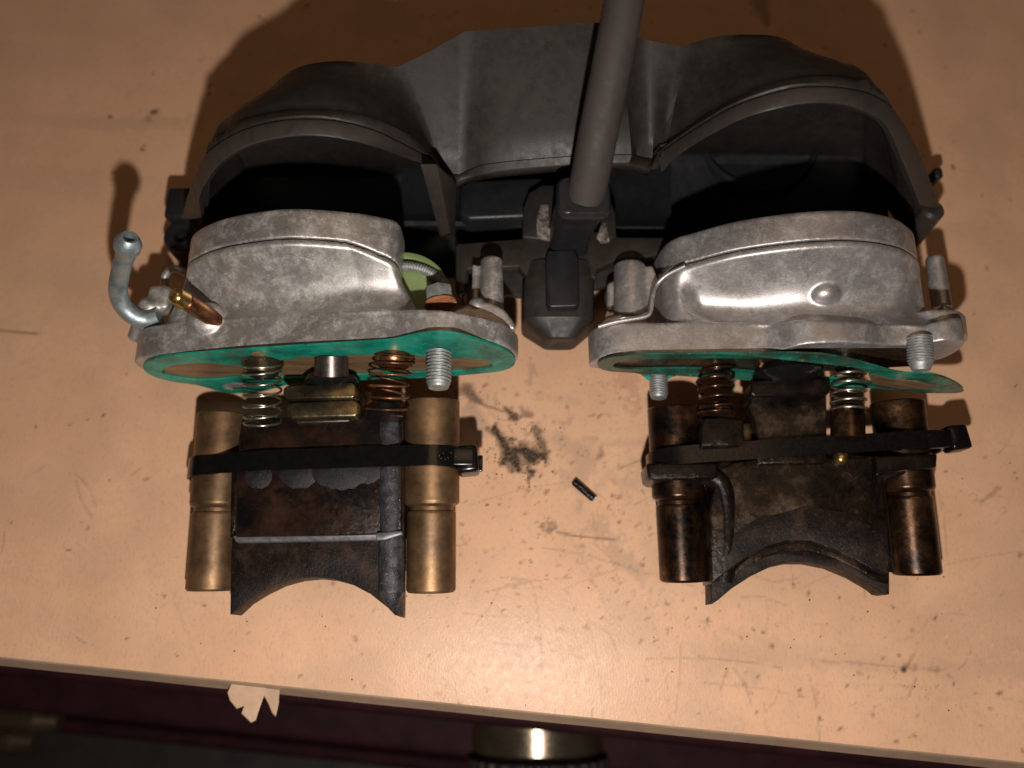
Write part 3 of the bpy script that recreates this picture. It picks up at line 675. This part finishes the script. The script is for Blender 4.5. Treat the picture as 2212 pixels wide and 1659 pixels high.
lathe('peg', W(990, 1020, 1.6), W(972, 1016, 1.7), ((0, .12), (.06, .15), (.3, .13)), M['copper'], A, 20)

# ================================================================== RIGHT VALVE ASSEMBLY
B = empty('exhaust_valve_assembly', 'exhaust valve unit at the right, oil-soaked, its dark gasket bent away from the casting', 'engine part',
          tuple(W(1730, 1100, 0)), 'exhaust valve units lying on the bench')
PFB = [(1.74, 2.1), (1.70, 2.35), (1.9, 2.75), (2.5, 2.95), (3.9, 3.0), (5.2, 3.02), (5.6, 3.2), (6.0, 3.55), (6.6, 3.66), (7.2, 3.64), (7.8, 3.52), (8.4, 3.58), (8.8, 3.8), (9.2, 3.72), (9.35, 3.3), (9.3, 2.7), (8.9, 2.3), (8.3, 2.1), (7.5, 1.95), (5.5, 1.85), (3.5, 1.85), (2.2, 1.95)]
PBB = [(3.3, .8), (3.3, 2.2), (3.45, 2.8), (4.2, 2.98), (5.2, 3.05), (6.2, 3.4), (7.5, 3.5), (8.5, 3.6), (8.9, 3.3), (8.95, .9)]
PSB = [(3.3, .6), (3.33, 2.0), (3.5, 2.95), (3.94, 3.32), (4.79, 3.85), (6.02, 4.22), (7.05, 4.28), (7.9, 4.05), (8.4, 3.72), (8.84, 3.21), (9.0, 2.4), (9.1, .8)]
bm = bmesh.new(); bm_extr(bm, PFB, -.3, lambda x: interp(x, [(1, .45), (5, .42), (6.5, .2), (8.5, .1), (9.5, .3)]))
ysB = lambda x: 1.7
dome(bm, PBB, PSB, lambda x: interp(x, [(3, .40), (5, .38), (6.5, .18), (9, .06)]), ysB, .44, (.22, .80))
bm_ball(bm, W(1780, 636, 3.28), .32, (1, .75, 1))
bm_lathe(bm, W(2020, 738, 2.9), W(2015, 690, 2.9), ((0, .62), (.5, .62)))
coverB = frombm('valve_cover', bm, M['cast2'], B); remesh(coverB, .034, 7)
def exB(bm):
    bm_lathe(bm, W(1360, 572, 2.3), W(1362, 672, 2.3), ((0, .30), (.05, .36), (1.3, .38), (1.4, .38)))
    slab([(1370, 577), (1410, 572), (1425, 610), (1402, 668), (1372, 668)], 2.5, .9, .02, bm=bm)
    slab([(1312, 612), (1335, 600), (1335, 672), (1310, 672)], 2.0, .6, .04, bm=bm)
    slab([(1292, 700), (1310, 682), (1360, 672), (1404, 668), (1400, 684), (1340, 690), (1300, 704)], 2.6, 1.2, .02, bm=bm)
    bm_lathe(bm, W(2018, 556, 2.0), W(2034, 660, 2.0), ((0, .17), (.04, .2), (1.3, .22)))
    slab([(2035, 655), (2058, 662), (2070, 685), (2040, 690)], 2.6, .6, .03, bm=bm)
rear_cover(PSB, ysB, 2.42, B, M['cast2'], exB)
# raised lip that follows the seam
lipP = [W(1292, 706, 2.9), W(1330, 695, 2.95), W(1392, 684, 2.98), W(1405, 672, 3.0), W(1410, 640, 3.0), W(1417, 617, 2.95), W(1440, 594, 3.1), W(1480, 574, 3.35)]
tube('seam_lip', smoothpath(lipP, 6), .05, M['cast2'], B, 10)
outB = [(1285, 790), (1290, 780), (1320, 771), (1380, 766), (1480, 765), (1600, 764), (1700, 763), (1780, 766), (1850, 780), (1915, 799), (1960, 808), (2000, 806), (2040, 815), (2078, 834), (2089, 847),
        (2060, 850), (1990, 849), (1935, 842), (1880, 836), (1800, 832), (1700, 822), (1600, 812), (1490, 806), (1455, 812), (1440, 820), (1418, 822), (1400, 815), (1380, 806), (1320, 803), (1296, 799)]
inB = [(1312, 792), (1330, 781), (1400, 776), (1480, 774), (1600, 774), (1700, 774), (1780, 778), (1840, 791), (1885, 808), (1930, 822), (1985, 826), (2012, 834), (2000, 838), (1950, 838), (1890, 826), (1800, 818), (1700, 810), (1600, 801), (1490, 796), (1400, 797), (1340, 798)]
fB = lambda u: -.37-.55*(max(0, min(1, (u-1620)/400))**1.4)
ring_mesh('gasket', outB, [inB], fB, .045, M['green_oily'], B)
bm = bmesh.new(); t = [Yp(u, v, -.302) for u, v in [(1305, 792), (1320, 776), (1480, 770), (1640, 770), (1720, 752), (1960, 752), (2000, 770), (1990, 790), (1600, 812), (1400, 800)]]
prism(bm, t, [p+Vector((0, .2, 0)) for p in t]); frombm('flange_face', bm, M['tan_dark'], B)
bm = bmesh.new(); t = [Yp(u, v, fB(u)-.006) for u, v in ((1875, 806), (1930, 820), (1985, 824), (2016, 834), (2003, 841), (1950, 841), (1885, 829))]
prism(bm, t, [p+Vector((0, .03, 0)) for p in t]); frombm('varnish_film', bm, M['tan'], B)
frombm('tan_patch', slab([(1655, 758), (1742, 752), (1744, 788), (1700, 796), (1640, 792)], 2.4, .05, .01), M['tan'], B)
lathe('bore_ring', W(2020, 760, 2.75), W(2020, 752, 2.75), ((0, .16), (0, .3), (.04, .34), (.1, .3)), M['zinc'], B, 36)
lathe('rivet', W(1988, 819, 2.5), W(1988, 813, 2.5), ((0, .03), (0, .09), (.05, .1)), M['cast2'], B, 20)
V, F = thread_vf(W(1985, 728, 3.6), W(1990, 800, 3.5), .255, .058, .03); mk('threaded_stud', V, F, M['zinc'], B, angle=60)
V, F = thread_vf(W(1422, 800, 1.7), W(1423, 860, 1.7), .21, .058, .03, chamfer=.05); mk('threaded_stud', V, F, M['zinc'], B, angle=60)
frombm('gasket_tab', slab([(1385, 808), (1402, 806), (1422, 812), (1445, 800), (1470, 796), (1455, 812), (1436, 822), (1420, 828), (1400, 820)], 1.75, .05, .01), M['green'], B)
s0, s1 = W(1546, 785, 2.1), W(1549, 893, 1.95)
cup(s0, .38, M['bronze_oily'], B); helix(s0, s1, .39, 6.5, .036, M['spring_oily'], B, wob=.03)
lathe('spring_seat', s1+Vector((0, .22, 0)), s1+Vector((0, -.1, 0)), ((0, .30), (.05, .34), (.1, .31), (.15, .36), (.3, .36)), M['spring_oily'], B, 32)
s0, s1 = W(1833, 778, 2.1), W(1833, 888, 1.95)
cup(s0, .34, M['bronze_oily'], B); helix(s0, s1, .36, 7, .034, M['spring'], B)
lathe('spring_post', s1+Vector((0, .1, -.05)), W(1832, 950, 1.9), ((0, .30), (.1, .36), (.75, .36)), M['bronze_oily'], B, 36)
lathe('guide_pin', W(1816, 1000, 1.75), W(1816, 960, 1.75), ((-.05, .05), (0, .12), (.06, .15), (.5, .15)), M['brass'], B, 24)
frombm('spring_block', slab([(1520, 902), (1560, 900), (1607, 906), (1609, 950), (1602, 962), (1515, 966), (1512, 930)], 2.15, 1.1, .06, 3), M['carbon_wet'], B)
frombm('olive_plate', slab([(1605, 915), (1640, 912), (1640, 952), (1605, 955)], 1.5, .3, .03), M['olive'], B)
lathe('pull_rod', W(1690, 770, 2.2), W(1690, 815, 2.2), ((0, .30), (.2, .34), (.5, .34)), M['rod'], B, 36)
r0 = W(1700, 800, 2.15)
lathe('rubber_seal', r0+Vector((0, .1, 0)), r0+Vector((0, -.38, 0)), ((0, .5), (.05, .66), (.22, .76), (.32, .6), (.42, .4)), M['black_gloss'], B, 40)
frombm('retaining_block', slab([(1622, 828), (1640, 820), (1785, 816), (1796, 824), (1796, 846), (1786, 852), (1632, 858), (1620, 850)], 2.35, .9, .07, 3), M['carbon_wet'], B)
guide(W(1454, 881, 1.35), W(1476, 1256, .8), .585, .515, .54, M['bronze_oily'], B)
guide(W(1938, 868, 1.35), W(1981, 1241, .8), .585, .515, .53, M['bronze_oily'], B)
zB = lambda x, y: 1.72
arcb = [(1922, 1246), (1895, 1237), (1850, 1212), (1800, 1187), (1750, 1172), (1700, 1171), (1655, 1184), (1610, 1208), (1570, 1238), (1538, 1262)]
frombm('valve_slide', slab([(1545, 1040), (1556, 1012), (1580, 1000), (1650, 990), (1800, 984), (1895, 985), (1900, 1000), (1893, 1030), (1908, 1060), (1915, 1120), (1920, 1180)]+arcb+[(1535, 1180), (1535, 1090)], zB, .9, .05, 3), M['valve_b'], B)
frombm('tongue', slab([(1620, 852), (1785, 848), (1788, 905), (1784, 1000), (1636, 1004), (1634, 930), (1622, 885)], lambda x, y: 1.82, .7, .05, 3), M['valve_b'], B)
def arcband(a0, a1, peak, z, th, mat, name):
    pass
arcc = [(1922, 1285), (1908, 1282), (1893, 1270), (1850, 1245), (1800, 1224), (1750, 1214), (1710, 1214), (1665, 1224), (1620, 1246), (1580, 1272), (1552, 1296), (1537, 1306)]
frombm('curved_skirt', slab([(1536, 1225), (1600, 1180), (1700, 1140), (1780, 1145), (1860, 1185), (1922, 1220)]+arcc, lambda x, y: 1.45, .6, .03, 2), M['soot'], B)
arcd = [(1920, 1262), (1890, 1252), (1850, 1228), (1800, 1204), (1750, 1191), (1700, 1191), (1655, 1203), (1610, 1226), (1575, 1252)]
frombm('skirt_step', slab([(1575, 1238), (1650, 1180), (1740, 1165), (1850, 1205), (1921, 1240)]+arcd, lambda x, y: 1.58, .4, .02, 2), M['valve_b'], B)
a = W(1566, 1040, 1.52); b = W(1572, 1245, 1.45)
P = smoothpath([W(1480, 1024, 1.55), W(1520, 1024, 1.55), W(1548, 1035, 1.55), W(1564, 1062, 1.55), W(1569, 1110, 1.52), W(1568, 1180, 1.5), W(1562, 1258, 1.45)], 8)
tube('rounded_edge', P, .24, M['carbon_wet'], B, 24)
P = smoothpath([W(1960, 1014, 1.5), W(1915, 1018, 1.5), W(1894, 1035, 1.5), W(1898, 1080, 1.5), W(1906, 1160, 1.5), W(1912, 1235, 1.4)], 8)
tube('rounded_edge', P, .17, M['carbon_wet'], B, 20)
frombm('side_ear', slab([(1396, 1000), (1550, 998), (1552, 1032), (1500, 1034), (1480, 1036), (1410, 1038), (1400, 1030)], 1.92, .9, .07, 3), M['carbon_wet'], B)
frombm('side_ear', slab([(1890, 985), (2026, 980), (2024, 1010), (1960, 1014), (1915, 1022), (1893, 1030)], 1.92, .9, .05, 3), M['carbon_wet'], B)
frombm('oil_film', slab([(1560, 1185), (1605, 1140), (1640, 1118), (1690, 1108), (1740, 1092), (1800, 1104), (1850, 1108), (1890, 1140), (1916, 1150), (1919, 1240), (1850, 1208), (1800, 1183), (1750, 1168), (1700, 1167), (1655, 1180), (1610, 1204), (1570, 1232)], lambda x, y: 1.727, .03, .01), M['soot'], B)
scab([(1806, 990), (1822, 988), (1824, 1000), (1818, 1008), (1808, 1008), (1803, 1000)][::-1], lambda x, y: 1.72, .012, M['carbon_wet'], B)
tieB = empty('cable_tie', 'oily black cable tie strapped round the right valve, square head sticking out over the bench', 'cable tie', tuple(W(2060, 948, 1.2)), 'cable ties holding the units together')
yB0 = W(1440, 984, 1.95).y; yB1 = W(1990, 948, 1.95).y
yfB = lambda x: yB0+(x-3.5)/(9.2-3.5)*(yB1-yB0)
loopB = [(3.02, 1.1), (3.06, 1.6), (3.3, 1.9), (3.8, 1.99), (5.5, 2.02), (7.5, 2.02), (9, 2.0), (9.45, 1.9), (9.62, 1.6), (9.6, 1.0), (9.2, .5), (7, .45), (4, .45), (3.2, .6)]
band('strap', loopB[::-1], yfB, .40, .10, M['nylon_oily'], tieB)
hb = W(2062, 948, 1.75); bm = bmesh.new(); box(bm, hb.x, hb.y, hb.z, .46, .56, .5, .09, Matrix.Rotation(.12, 3, 'Z'), 3); frombm('head', bm, M['nylon_oily'], tieB)
bm = bmesh.new(); q = W(2020, 950, 1.9); box(bm, q.x, q.y, q.z, .8, .38, .16, .05, Matrix.Rotation(.08, 3, 'Z'), 3); frombm('strap_end', bm, M['nylon_oily'], tieB)
bm = bmesh.new(); box(bm, hb.x+.26, hb.y, hb.z, .1, .4, .1, .01, Matrix.Rotation(.12, 3, 'Z')); frombm('cut_tail', bm, M['nylon_oily'], tieB)

# ================================================================== BLACK PLASTIC HOUSING
Hs = empty('air_duct_housing', 'large dusty black plastic housing with two arched openings behind the castings', 'housing', tuple(W(1200, 200, 0)))
gL = [(443, 336), (470, 312), (509, 289), (545, 275), (591, 264), (630, 259), (669, 258), (720, 261), (767, 270), (810, 283), (845, 299), (904, 329), (939, 352), (954, 383)]
gR = [(1421, 337), (1450, 314), (1491, 286), (1530, 262), (1569, 239), (1610, 221), (1648, 208), (1690, 196), (1726, 190), (1784, 188), (1843, 194), (1890, 208), (1925, 232)]
iL = [(435, 470), (431, 426), (447, 391), (478, 352), (533, 317), (611, 297), (689, 293), (767, 305), (845, 329), (908, 356)]
iR = [(1429, 372), (1464, 337), (1530, 294), (1608, 255), (1687, 232), (1757, 222), (1823, 226), (1882, 247), (1917, 275), (1950, 350), (1987, 442)]
oL = [(396, 473), (403, 430), (427, 368), (443, 336)]+gL[1:]
oR = gR+[(1941, 251), (1968, 294), (1999, 364), (2034, 454)]
YL, YR = 3.45, 3.85
def rows_from(specs, counts):
    out = []
    for row in specs:
        r = []
        for q, (pts, n) in enumerate(zip(row, counts)): r += resample(smoothpath(pts, 5) if n > 12 else pts, n)[1 if q else 0:]
        out.append(r)
    return out
def pl(pts, y): return [Yp(u, v, y) for u, v in pts]
cnt = (60, 10, 16, 8, 60)
front = [[Vector((-7.6, YL, .25)), Vector((-7.55, YL, 1.6))]+pl(gL, YL), pl([(954, 383), (985, 399)], YL), pl([(985, 399), (1050, 378), (1240, 360), (1360, 357)], YL+.1), pl([(1360, 357), (1405, 372), (1421, 337)], YL+.2),
         pl(gR, YR)+[Vector((9.5, YR, 2.6)), Vector((10.4, YR, .4))]]
upL = [(452, 318), (480, 293), (520, 262), (580, 246), (640, 238), (700, 238), (770, 246), (830, 265), (885, 293), (930, 330), (960, 375)]
upR = [(1430, 322), (1470, 285), (1540, 237), (1600, 206), (1660, 182), (1730, 167), (1800, 165), (1850, 173), (1900, 200)]
mid = [[Vector((-7.6, 3.9, .25)), Vector((-7.5, 3.9, 1.8))]+pl(upL, 3.70), pl([(960, 375), (992, 378)], 3.70), pl([(992, 378), (1055, 355), (1240, 338), (1365, 335)], 3.75), pl([(1365, 335), (1410, 345), (1430, 322)], 4.0),
       pl(upR, 4.12)+[Vector((9.3, 4.3, 2.4)), Vector((10.2, 4.3, .4))]]
bL = [(468, 300), (533, 239), (587, 188), (611, 165), (650, 143), (708, 133), (760, 133), (806, 137), (857, 145)]
bR = [(1468, 101), (1510, 88), (1546, 79), (1590, 75), (1628, 75), (1671, 77), (1710, 91), (1765, 126), (1843, 169), (1880, 190)]
back = [[Vector((-7.2, 5.3, .2)), Vector((-7.0, 5.3, 1.6))]+pl(bL, 5.3), [Yp(857, 145, 5.3), Yp(916, 118, 5.6), Yp(1005, 68, 6.1)], pl([(1005, 68), (1150, 58), (1290, 48), (1340, 62)], 6.1), [Yp(1340, 62, 6.1), Yp(1390, 85, 6.05), Yp(1468, 101, 5.8)],
        pl(bR, 5.8)+[Vector((8.8, 5.8, 2.2)), Vector((9.6, 5.8, .3))]]
R0, R1, R2 = rows_from([front, mid, back], cnt)
rows = [[p+Vector((0, .055, -.25)) for p in R0]]
rows.append([p+Vector((0, .055, -.03)) for p in R0]); rows.append([p+Vector((0, .09, 0)) for p in R0])
rows.append([(a+Vector((0, .09, 0))).lerp(b, .5) for a, b in zip(R0, R1)])
rows.append(R1)
rows.append([p+Vector((0, .05, -.05)) for p in R1])
nL, nR = cnt[0], cnt[0]+cnt[1]+cnt[2]+cnt[3]-3
for k in range(1, 9):
    t = k/9; r = []
    for i, (a, b) in enumerate(zip(R1, R2)):
        p = a.lerp(b, t)
        s = i/nL if i < nL else ((i-nR)/cnt[4] if i >= nR else None)
        if s is not None: p.z += .25*math.sin(PI*t)*math.sin(PI*min(1, max(0, s)))
        r.append(p)
    rows.append(r)
rows.append(R2)
for f, dy in ((.97, .12), (.86, .25), (.45, .42), (0, .5)):
    rows.append([Vector((p.x, p.y+dy, max(.02, p.z*f))) for p in R2])
V, F = grid_vf(rows); sh = mk('shell', V, F, M['plastic'], Hs, angle=50)
sm = sh.modifiers.new('thickness', 'SOLIDIFY'); sm.thickness = .16; sm.offset = -1
def rim(name, inn, out, y, n=90):
    a = resample(smoothpath(pl(inn, y-.32), 6), n); b = resample(smoothpath(pl(out, y), 6), n); rows = []
    for p, q in zip(a, b):
        d = (q-p)
        up = Vector((0, .0, -.11))
        rows.append([p, p.lerp(q, .12)+Vector((0, -.02, .015)), p.lerp(q, .9)+Vector((0, -.01, .02)), q, q+up+Vector((0, .04, -.05)), p+up+Vector((0, .12, -.08)), p])
    V, F = grid_vf(rows); n6 = 7
    F.append(tuple(range(6))); F.append(tuple(len(V)-7+i for i in range(6))[::-1])
    return mk(name, V, F, M['rim'], Hs, angle=35)
rim('arch_rim', iL, oL, YL); rim('arch_rim', iR, oR, YR)
def quadstrip(name, cols, mat, parent, th=.14):
    rows = list(zip(*cols)); V, F = grid_vf([list(r) for r in rows]); o = mk(name, V, F, mat, parent, angle=20)
    m = o.modifiers.new('thickness', 'SOLIDIFY'); m.thickness = th; m.offset = -1; return o
lg = [resample(pl(c, y), 6) for c, y in (([(908, 356), (930, 430), (951, 512)], YL-.32), ([(943, 354), (960, 430), (973, 504)], YL-.36), ([(986, 399), (986, 460), (983, 514)], YL-.05))]
bm = bmesh.new(); prism(bm, [lg[0][0], lg[1][0], lg[2][0], lg[2][0]+Vector((0, .1, 0)), lg[0][0]+Vector((0, .25, 0))], [lg[0][-1], lg[1][-1], lg[2][-1], lg[2][-1]+Vector((0, .1, 0)), lg[0][-1]+Vector((0, .25, 0))])
bmesh.ops.recalc_face_normals(bm, faces=bm.faces); bevel(bm, .02, 2); frombm('arch_leg', bm, M['rim'], Hs, angle=25)
bm = bmesh.new()
bm_lathe(bm, Yp(2012, 470, YR-.15)+Vector((0, 0, -1.2)), Yp(2012, 470, YR-.15)+Vector((-.02, .12, .25)), ((0, .28), (1.35, .27), (1.45, .2)))
frombm('leg_foot', bm, M['rim'], Hs)
bm = bmesh.new(); box(bm, *W(2010, 392, .8), .22, .3, .9, .07, None, 3); frombm('side_clip', bm, M['plastic_in'], Hs)
# lug with a bolt hole at the left foot
lc = W(391, 508, .95)
lathe('bolt_lug', lc-Vector((0, 0, .9)), lc, ((0, .48), (.8, .48), (.88, .43), (.9, .34), (.89, .2), (.5, .18), (.5, .0)), M['plastic_in'], Hs, 40, cap=False)
bm = bmesh.new(); box(bm, *W(402, 462, .6), .62, .9, 1.2, .12, None, 3); frombm('lug_web', bm, M['plastic_in'], Hs)
# lower tray seen through the arches: floor, front bead and a moulded pocket
us = list(np.linspace(-7.4, 9.9, 70))
def tray(y, z0): return [Vector((x, y-(0 if 0 < (x+2) < 6 else .0), z0)) for x in us]
rows = [tray(2.75, .1), tray(2.78, .45), tray(3.0, .52)]
V, F = grid_vf([tray(2.9, .06), tray(3.0, .2), tray(3.3, .24), tray(5.2, .3), tray(6.1, .7), tray(6.25, 1.6)]); mk('floor_tray', V, F, M['plastic_in'], Hs)
def front_wall(u0, u1, name):
    ps = [(0, 503, .35), (0, 497, 1.0), (0, 490, 1.28), (0, 480, 1.32), (0, 472, 1.22), (0, 462, 1.12), (0, 430, 1.0), (0, 380, .95), (0, 320, .9)]
    rows = []
    for _, v, z in ps: rows.append([W(u, v+(8 if u > 1300 else 0)+.008*(u-1200), z) for u in np.linspace(u0, u1, 24)])
    V, F = grid_vf(rows); return mk(name, V, F, M['plastic_in'], Hs)
front_wall(868, 1150, 'lower_bead'); front_wall(1310, 1450, 'lower_bead')
pk = slab([(992, 400), (1010, 388), (1170, 380), (1182, 395), (1180, 445), (1160, 468), (1010, 474), (992, 460)], 1.7, .8, .16, 4); frombm('moulded_pocket', pk, M['plastic_in'], Hs)
V, F = lathe_vf(Yp(1640, 235, 5.6), Yp(1640, 235, 5.6)+Vector((0, .4, -.1)), ((-.12, 1.15), (-.05, 1.22), (0, 1.25), (.3, 1.3)), 64, cap=True)
# round recess on the inner back wall of the right arch
rc = W(1636, 300, .6); lathe('round_recess', rc-Vector((0, 0, .4)), rc+Vector((0, 0, .25)), ((0, 1.7), (.5, 1.62), (.56, 1.58), (.57, 1.52), (.52, 1.46), (.42, 1.4), (.4, .0)), M['plastic_in'], Hs, 64)
# chalky knocks on the plastic
for (u, v, r_, z) in ((1115, 172, .09, 5.45), (1378, 352, .06, 4.05), (588, 208, .05, 5.1)):
    pass

# ================================================================== HOSE WITH T-SHAPED PLUG
T_ = empty('rubber_hose_connector', 'grey black hose plugged into a T-shaped moulded block between the two castings', 'hose', tuple(W(1210, 600, 0)))
hose = smoothpath([W(1266, 425, 4.6), W(1275, 380, 5.0), W(1290, 300, 5.6), W(1310, 200, 6.2), W(1330, 100, 6.7), W(1348, 0, 7.1), W(1362, -90, 7.4), W(1375, -200, 7.6)], 10)
tube('hose', hose, lambda t: .395-.03*t, M['rubber'], T_, 36)
# square socket the hose is pushed into
def ringpts(cu, cv, z, hw, hh, r=.3, n=40):
    c = W(cu, cv, z); out = []
    for i in range(n):
        a = 2*PI*i/n; x = math.cos(a); y = math.sin(a); k = (abs(x)**5+abs(y)**5)**(-1/5); out.append(c+Vector((x*k*hw, y*k*hh, 0)))
    return out
sec = [(1228, 530, 1.9, .46, .36), (1230, 508, 2.3, .44, .37), (1238, 480, 3.1, .455, .38), (1248, 455, 3.8, .475, .39), (1255, 440, 4.3, .49, .40), (1259, 434, 4.5, .55, .45), (1261, 426, 4.68, .555, .455), (1262, 421, 4.76, .50, .40)]
rows = [ringpts(*s) for s in sec]; V, F = grid_vf(rows, True); F.append(tuple(range(40))[::-1]); F.append(tuple((len(sec)-1)*40+i for i in range(40)))
mk('hose_socket', V, F, M['plastic_in'], T_, angle=50)
frombm('back_plate', slab([(1000, 535), (1440, 535), (1405, 585), (1345, 606), (1292, 622), (1130, 640), (1100, 636), (1060, 642), (1000, 600)], 1.25, .2, .03, 2), M['plastic'], T_)
bm = bmesh.new()
slab([(984, 532), (990, 526), (1140, 514), (1180, 500), (1300, 500), (1340, 512), (1440, 512), (1446, 522), (1446, 548), (1330, 562), (1290, 580), (1288, 600), (1140, 600), (1120, 575), (1010, 580), (1005, 630), (990, 636), (984, 620)], 2.0, .35, .04, 3, bm=bm)
frombm('cross_flange', bm, M['plastic'], T_)
frombm('side_cheek', slab([(1128, 513), (1130, 450), (1142, 415), (1170, 398), (1200, 398), (1200, 520)], 2.1, .5, .06, 3), M['plastic'], T_)
frombm('side_cheek', slab([(1296, 520), (1300, 415), (1318, 425), (1330, 460), (1332, 512)], 2.1, .5, .05, 3), M['plastic'], T_)
frombm('dusty_fillet', slab([(1160, 512), (1158, 470), (1168, 440), (1186, 440), (1186, 490), (1205, 508), (1195, 520)], 2.14, .1, .03, 2), M['whitedirt'], T_)
frombm('dusty_fillet', slab([(1288, 512), (1300, 480), (1308, 478), (1318, 520), (1300, 524)], 2.14, .1, .03, 2), M['whitedirt'], T_)
frombm('broken_edge', slab([(986, 560), (1008, 560), (1012, 590), (1010, 632), (1001, 640), (994, 632), (988, 636), (985, 600)], 1.9, .6, .03, 2), M['plastic'], T_)
# tapered plug
def psec(v, z, hw, hh): return [(W(1207+dx, v, z)) for dx in (0,)][0], hw, hh
def octo(cu, v, z0, z1, hw):
    c = W(cu, v, z1); y = c.y; x = c.x; m = (z0+z1)/2; h = (z1-z0)/2; out = []
    for i in range(36):
        a = 2*PI*i/36; cx = math.cos(a); s = math.sin(a); k = (abs(cx)**5+abs(s)**5)**(-1/5); out.append(Vector((x+cx*k*hw, y, m+s*k*h)))
    return out
rows = [octo(1210, 560, .8, 2.1, .78), octo(1208, 600, .7, 2.15, .84), octo(1207, 650, .6, 2.1, .85), octo(1207, 680, .6, 2.0, .85), octo(1207, 684, .6, 2.0, .84), octo(1210, 728, .9, 1.75, .40), octo(1210, 732, .95, 1.7, .36), octo(1210, 738, 1.1, 1.5, .22), octo(1210, 739, 1.2, 1.4, .1)]
V, F = grid_vf(rows, True); F.append(tuple(range(36))); F.append(tuple(8*36+i for i in range(36))[::-1]); mk('tapered_plug', V, F, M['plastic'], T_, angle=28)
frombm('raised_key', slab([(1183, 540), (1243, 538), (1250, 560), (1253, 655), (1246, 662), (1188, 664), (1180, 655), (1178, 560)], 2.3, .4, .06, 3), M['plastic_in'], T_)

# ================================================================== SMALL THINGS ON THE BENCH
pin = empty('steel_pin', 'small blackened steel pin lying alone on the bench between the two valves', 'pin', tuple(W(1262, 1058, .0)))
a = W(1240, 1040, .12); b = W(1283, 1078, .12); L = (b-a).length
lathe('pin_body', a, b, ((0, .05), (0, .085), (.03, .095), (L-.04, .09), (L, .07)), M['carbon_wet'], pin, 20)
V, F = lathe_vf(b-(b-a).normalized()*.06+Vector((.02, -.02, 0)), b+Vector((.07, .04, .01)), ((0, .05), (.1, .04)), 8); mk('burred_tip', V, F, M['hex'], pin)
bm = bmesh.new()
for k in range(170):
    if k < 110: u, v = rng.gauss(1110, 60), rng.gauss(975, 45)
    else: u, v = rng.uniform(300, 2100), rng.uniform(1000, 1560)
    p = W(u, v, .01); r_ = rng.uniform(.008, .022)
    if st(p)[1] < 3.4: p.z -= .24*((3.4-st(p)[1])/3.4)**2
    b2 = bmesh.new(); bmesh.ops.create_icosphere(b2, subdivisions=1, radius=r_)
    for w_ in b2.verts: w_.co *= rng.uniform(.6, 1.3)
    bmesh.ops.translate(b2, vec=p, verts=b2.verts); me = bpy.data.meshes.new('t'); b2.to_mesh(me); b2.free(); bm.from_mesh(me); bpy.data.meshes.remove(me)
gr = frombm('grit', bm, M['carbon'], None, smooth=False); gr['kind'] = 'stuff'; gr['label'] = 'black carbon crumbs scattered on the bench'
